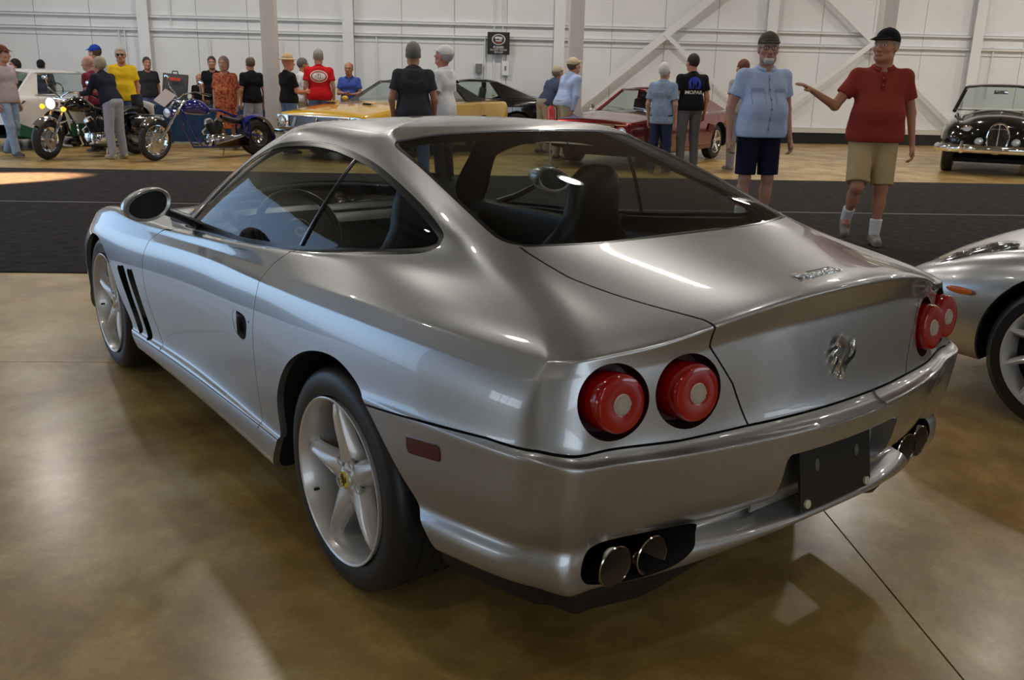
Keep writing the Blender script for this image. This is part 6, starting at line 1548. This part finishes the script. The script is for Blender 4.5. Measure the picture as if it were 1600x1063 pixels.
def motorcycle(name, front, rear, label, paint, chopper=False, steer=0):
    (fe, fn), (re_, rn) = front, rear
    wb = math.hypot(fe - re_, fn - rn); ang = math.atan2(fn - rn, fe - re_)
    root = empty(name, H(re_, rn), HROT + ang - PI / 2, label, 'motorcycle')
    lean_ = R(-5); rr, rf = (.33, .33) if not chopper else (.34, .345)
    rake = R(30 if not chopper else 40)
    hx = (0, wb - math.tan(rake) * (.93 - rf), .93)      # steering head
    ax = Vector((0, -math.sin(rake), math.cos(rake)))
    M = Matrix.Translation(hx) @ Matrix.Rotation(steer, 4, ax) @ Matrix.Translation(-Vector(hx))
    def fr(m, nm, mt, parent=None): o = m.build(nm, mt, parent or root); (setattr(o, 'matrix_local', M) if parent is None else None); return o
    spoke_wheel('rear_wheel', rr, .17 if not chopper else .24, root, 0); spoke_wheel('front_wheel', rf, .13 if not chopper else .10, root, wb, M=M)
    fx = .10
    for s_ in (1, -1):
        m = MB(); lo = Vector((s_ * fx, wb, rf)); top = lo + ax * ((.98 - rf) / math.cos(rake))
        m.tube([lo, lo + ax * .30], .030, 10); m.tube([lo + ax * .28, top], .021, 10); m.ball(tuple(lo), .035); fr(m, 'fork_leg', CHROME)
    m = MB(); c_ = Vector((0, wb, rf)) + ax * ((.80 - rf) / math.cos(rake)); m.box(tuple(c_), (.26, .07, .04), rot=(-rake if False else rake * -1, 0, 0), bev=.008)
    c2 = Vector((0, wb, rf)) + ax * ((.96 - rf) / math.cos(rake)); m.box(tuple(c2), (.26, .07, .035), bev=.008); fr(m, 'triple_clamp', CHROME)
    # fenders
    def fender(y, r_, w_, a0, a1, nm, mt, front_=False):
        m = MB(); P = []
        for q in range(15):
            a = a0 + (a1 - a0) * q / 14; P.append([(x * w_, y + (r_ - .05 * abs(x) ** 2.2) * math.cos(a), (rf if front_ else rr) + (r_ - .05 * abs(x) ** 2.2) * math.sin(a)) for x in (-1, -.75, -.4, 0, .4, .75, 1)])
        m.grid(P); return (fr(m, nm, mt) if front_ else m.build(nm, mt, root, 70))
    fender(wb, rf + .045, .085 if not chopper else .065, R(40), R(150 if not chopper else 120), 'front_fender', CHROME if not chopper else CHROME, True)
    fender(0, rr + .055, .11 if not chopper else .14, R(35), R(195), 'rear_fender', paint)
    hl_ = c_ + Vector((0, .15 if not chopper else .12, .10 if not chopper else -.02))
    o = None; m = MB(); m.lathe([(-.10, .03), (-.06, .085), (.0, .098), (.015, .10), (.02, .09)], 'Y', tuple(hl_), 24); o = fr(m, 'headlamp', CHROME if not chopper else paint)
    m = MB(); m.lathe([(.0, .09), (.022, .07), (.03, .001)], 'Y', tuple(hl_), 20); le = m.build('lens', mat('lit_lamp', (1, .95, .9), .2, emit=(1, .92, .85), es=2.2) if not chopper else mat('lamp_lens', (.75, .78, .80), .08, .3, 1), o)
    hb = c2 + Vector((0, .02, .03))
    m = MB()
    for s_ in (1, -1):
        if chopper: m.tube([hb, hb + Vector((s_ * .10, -.02, .10)), hb + Vector((s_ * .28, -.10, .16)), hb + Vector((s_ * .42, -.26, .13))], .013, 8)
        else: m.tube([hb, hb + Vector((s_ * .16, .0, .10)), hb + Vector((s_ * .33, -.12, .13)), hb + Vector((s_ * .44, -.28, .07))], .013, 8)
    bars = fr(m, 'handlebar', CHROME)
    for s_ in (1, -1):
        p0 = hb + (Vector((s_ * .34, -.16, .150)) if chopper else Vector((s_ * .38, -.2, .10)))
        m = MB(); p1 = hb + (Vector((s_ * .45, -.30, .125)) if chopper else Vector((s_ * .47, -.33, .055))); m.tube([p0, p1], .020, 8); fr(m, 'grip', BLACKP)
        m = MB(); m.tube([p0, p0 + Vector((s_ * .02, .04, .14))], .006, 5); m.ball(tuple(p0 + Vector((s_ * .04, .04, .18))), .055, sc=(1.1, .3, .75)); fr(m, 'mirror', CHROME)
        m = MB(); m.tube([p0 + Vector((0, .03, 0)), p1 + Vector((0, .05, -.01))], .006, 5); fr(m, 'lever', CHROME)
    # frame, tank, seat
    m = MB()
    for s_ in (1, -1):
        m.tube([(s_ * .04, hx[1] - .02, .86), (s_ * .12, hx[1] - .13, .50), (s_ * .14, hx[1] - .28, .20), (s_ * .15, .45, .17), (s_ * .13, .22, .35), (s_ * .12, .18, .62)], .018, 8)
        m.tube([(s_ * .12, 0, rr), (s_ * .13, .30, .42), (s_ * .10, .30, .66)], .02, 8)
    m.tube([(0, hx[1], .90), (0, .65, .80), (0, .22, .64)], .024, 8); m.build('frame', paint if chopper else BLACKP, root)
    m = MB(); P = []
    for y, w2, z0, z1 in ((hx[1] - .05, .05, .80, .90), (hx[1] - .14, .13, .76, .97), (hx[1] - .28, .165, .74, 1.0), (hx[1] - .42, .15, .73, .96), (hx[1] - .54, .09, .74, .88), (hx[1] - .58, .04, .76, .84)):
        P.append([(w2 * math.copysign(abs(math.cos(t)) ** .7, math.cos(t)), y, (z0 + z1) / 2 + (z1 - z0) / 2 * math.sin(t)) for t in [2 * PI * q / 20 for q in range(21)]])
    m.grid(P); tk = m.build('fuel_tank', paint, root, 80)
    m = MB(); m.lathe([(0, .04), (.012, .036), (.014, .001)], 'Z', (0, hx[1] - .26, 1.0), 16); m.build('fuel_cap', CHROME, tk)
    m = MB(); P = []
    zs_ = .70 if not chopper else .64
    for y, w2, zc in ((.62, .05, zs_ + .03), (.55, .13, zs_), (.38, .17, zs_ - .03), (.25, .17, zs_ + .03), (.12, .13, zs_ + .08), (-.12, .11, zs_ + .09), (-.24, .04, zs_ + .07)) if not chopper else ((.66, .04, zs_ + .06), (.58, .11, zs_ + .02), (.42, .15, zs_ - .02), (.30, .15, zs_ + .02), (.24, .06, zs_ + .06)):
        P.append([(w2 * math.cos(t), y, zc + (.055 if abs(w2) > .06 else .03) * math.sin(t)) for t in [2 * PI * q / 16 for q in range(17)]])
    m.grid(P); m.build('seat', COCKPIT, root, 80)
    # V-twin engine
    ENG = STEEL; ey = (hx[1] - .28 + .45) / 2
    m = MB(); m.box((0, ey, .30), (.24, .36, .22), bev=.05); m.lathe([(.12, .02), (.13, .10), (.17, .095), (.18, .001)], 'X', (0, ey + .05, .30), 24); m.box((.14, ey - .16, .31), (.07, .30, .14), bev=.05); m.box((-.13, ey - .12, .31), (.10, .46, .16), bev=.06); m.build('engine_case', CHROME, root)
    for sg_ in (1, -1):
        d = Vector((0, sg_ * math.sin(R(23)), math.cos(R(23)))); b0 = Vector((0, ey, .36)); m = MB()
        for q in range(9): p = b0 + d * (.04 + .024 * q); m.tube([p, p + d * .010], .088 - (.004 if q > 6 else 0), 16)
        m.tube([b0, b0 + d * .27], .062, 14); m.build('cylinder', mat('engine_dark', (.04, .04, .042), .4, .6), root)
        m = MB(); p = b0 + d * .27; m.tube([p, p + d * .05], [.085, .06], 14); m.build('rocker_cover', CHROME, root)
    m = MB(); m.lathe([(.10, .03), (.15, .085), (.19, .08), (.2, .001)], 'X', (0, ey, .60), 20); m.build('air_cleaner', CHROME, root)
    for k, (yy, zz) in enumerate(((.07, .52), (-.07, .52))):
        m = MB(); m.tube([(.08, ey + yy, .54), (.17, ey + yy + .06, .46), (.19, ey + .02, .26 + .05 * k), (.20, ey - .3, .23 + .07 * k), (.20, -.28, .25 + .07 * k)], [.022, .022, .024, .034, .034], 10); m.build('exhaust_pipe', CHROME, root)
    m = MB(); m.tube([(-.14, ey - .06, .17), (-.24, ey + .05, .0 + .02), (-.25, ey + .08, .012)], .011, 6); m.build('kickstand', CHROME, root)
    m = MB()
    for s_ in (1, -1): m.tube([(s_ * .12, ey + .28, .24), (s_ * .27, ey + .32, .26)], .016, 8)
    m.build('foot_peg', BLACKP, root)
    if not chopper:
        m = MB()
        for s_ in (1, -1): m.tube([(s_ * .05, hx[1] - .10, .62), (s_ * .27, hx[1] - .05, .58), (s_ * .30, hx[1] - .03, .40), (s_ * .26, hx[1] - .10, .22), (s_ * .12, hx[1] - .16, .20)], .016, 8)
        m.build('crash_bar', CHROME, root)
        for s_ in (1, -1):
            p = hl_ + Vector((s_ * .20, -.03, -.07)); m = MB(); m.lathe([(-.05, .02), (.0, .042), (.01, .042), (.02, .001)], 'Y', tuple(p), 16); fr(m, 'turn_signal', mat('amber_lit', (.9, .35, .01), .3, emit=(1, .38, .02), es=1.2))
            m = MB(); m.tube([p + Vector((0, -.03, 0)), hl_ + Vector((s_ * .08, -.06, -.06))], .008, 5); fr(m, 'signal_stalk', CHROME)
            m = MB(); P = []
            for y, w2, z0, z1 in ((.26, .04, .42, .62), (.22, .10, .36, .66), (-.10, .12, .34, .68), (-.40, .12, .38, .66), (-.46, .05, .44, .62)):
                P.append([(s_ * (.26 + w2 * math.copysign(abs(math.cos(t)) ** .5, math.cos(t))), y, (z0 + z1) / 2 + (z1 - z0) / 2 * math.copysign(abs(math.sin(t)) ** .6, math.sin(t))) for t in [2 * PI * q / 20 for q in range(21)]])
            m.grid(P); sb_ = m.build('saddlebag', BLKC, root, 50)
        m = MB(); m.box((0, -.44, .58), (.12, .04, .05), bev=.01); m.build('tail_lamp', RED, root)
        m = MB(); m.box((0, -.16, .92), (.28, .06, .24), bev=.03); m.build('backrest', COCKPIT, root)
    else:
        m = MB(); q0 = Vector((0, hx[1] + .22, 1.02)); m.prism([tuple(q0 + Vector((-.12, -.14, .03))), tuple(q0 + Vector((.02, .02, -.15))), tuple(q0 + Vector((.12, .14, -.03))), tuple(q0 + Vector((-.02, -.02, .15)))], (-.004, .003, 0)); m.build('display_card', mat('card_pink', (.78, .70, .68), .7), root)
        m = MB(); m.lathe([(.125, .03), (.13, .17), (.15, .165), (.15, .03)], 'X', (0, 0, rr), 28); m.build('rear_rotor', CHROME, root)
        m = MB(); m.prism([(-.16, ey + .16, .20), (-.16, .30, .18), (-.16, .28, .30), (-.16, .44, .38), (-.16, ey + .12, .30)], (-.05, 0, 0)); m.build('primary_cover', CHROME, root)
    root.rotation_euler = (0, R(5), root.rotation_euler.z)
    return root
motorcycle('touring_motorcycle', (-7.25, 12.5), (-6.33, 13.88), 'black touring motorcycle with a lit headlamp, amber signals and hard saddlebags', BLKC, steer=R(20))
motorcycle('chopper', (-5.53, 12.55), (-4.22, 14.0), 'dark blue custom chopper with long chrome forks and a tilted display card', mat('blue_paint', (.008, .012, .16), .12, 0, 1), True, steer=R(18))

# display table with its blue skirt and the things on it
tb = empty('display_table', H(-5.75, 17.0), HROT, 'long table under a pleated dark blue cloth behind the motorcycles', 'table')
m = MB(); m.box((.2, 0, .74), (2.6, .75, .03)); m.build('tabletop', mat('table_top', (.5, .5, .48), .5), tb)
for sx in (-1, 1):
    for sy in (-1, 1): m = MB(); m.box((.2 + sx * 1.2, sy * .3, .365), (.04, .04, .73)); m.build('leg', STEEL, tb)
cl = MB(); P = []
N_ = 150
per = []
for q in range(N_ + 1):
    s_ = q / N_ * 4.4; w_ = .02 * math.sin(q * .9)
    if s_ < .85: p = (-1.12 - w_, .375 - s_ * .9)
    elif s_ < 3.5: p = (-1.12 + (s_ - .85), -.39 + w_)
    else: p = (1.53 + w_, -.39 + (s_ - 3.5) * .85)
    per.append(p)
for z, k in ((.76, .2), (.74, .5), (.4, 1), (.03, 1.4)): P.append([(x, y, z) for x, y in per])
cl.grid(P); cl.grid([[(x, y, .762) for x in (-1.12, 1.53)] for y in (-.39, .375)])
o = cl.build('table_cloth', cloth('skirtblue', (.025, .06, .13)), None, 60); o.location = H(-5.75, 17.0); o.rotation_euler = (0, 0, HROT)
tag(o, 'pleated dark blue cloth draped over the long display table', 'tablecloth')
t = empty('equipment_case', H(-6.55, 16.95, .765), HROT, 'open grey equipment case with a red label standing on the blue table', 'case')
m = MB(); m.box((0, 0, .07), (.52, .38, .14), bev=.015); m.build('case_base', mat('case_grey', (.05, .05, .055), .5), t)
m = MB(); m.box((0, .17, .38), (.52, .06, .50), rot=(R(-12), R(4), 0), bev=.015); lid = m.build('lid', mat('case_grey', (.05, .05, .055), .5), t)
m = MB(); m.box((.03, .110, .52), (.22, .004, .06), rot=(R(-12), R(4), 0)); m.build('red_label', mat('label_red', (.6, .04, .02), .5), lid)
m = MB(); m.tube([(-.06, .22, .62), (-.05, .23, .68), (.05, .23, .68), (.06, .22, .62)], .012, 6); m.build('handle', BLACKP, t)
for k, (x, c, lab) in enumerate(((-5.95, (.10, .06, .03), 'small brown box on the blue table right of the grey case'), (-5.55, (.25, .30, .20), 'pale green stack of papers on the blue table'), (-5.0, (.45, .46, .48), 'grey stack of brochures at the right end of the blue table'))):
    m = MB(); m.box((0, 0, .05 - .02 * k), (.26, .2, .10 - .04 * k), bev=.006); m.box((0, -.02, .105 - .044 * k), (.22, .16, .008)); o = m.build('paper_stack' if k else 'small_box', mat('stack%d' % k, c, .6)); o.location = H(x, 16.9, .765); o.rotation_euler = (0, 0, HROT + .1 * k); tag(o, lab, 'box' if k == 0 else 'papers')
# red bottle-shaped extinguisher beside the dark red car
t = empty('fire_extinguisher', H(1.02, 12.6, 0), HROT, 'red fire extinguisher on a stand beside the bending man in pale blue', 'extinguisher')
m = MB(); m.lathe([(.55, .001), (.55, .06), (.58, .07), (.95, .07), (1.0, .05), (1.03, .02), (1.03, .001)], 'Z', seg=20); m.build('cylinder', mat('ext_red', (.55, .02, .02), .25, 0, 1), t)
m = MB(); m.box((0, 0, 1.06), (.03, .09, .03)); m.tube([(0, -.03, 1.05), (.09, -.03, 1.0), (.10, -.02, .75)], .012, 6); m.build('valve', BLACKP, t)
m = MB(); m.tube([(0, 0, 0), (0, 0, .55)], .02, 8); m.lathe([(0, .15), (.02, .15), (.03, .02)], 'Z', seg=20); m.build('stand', STEEL, t)
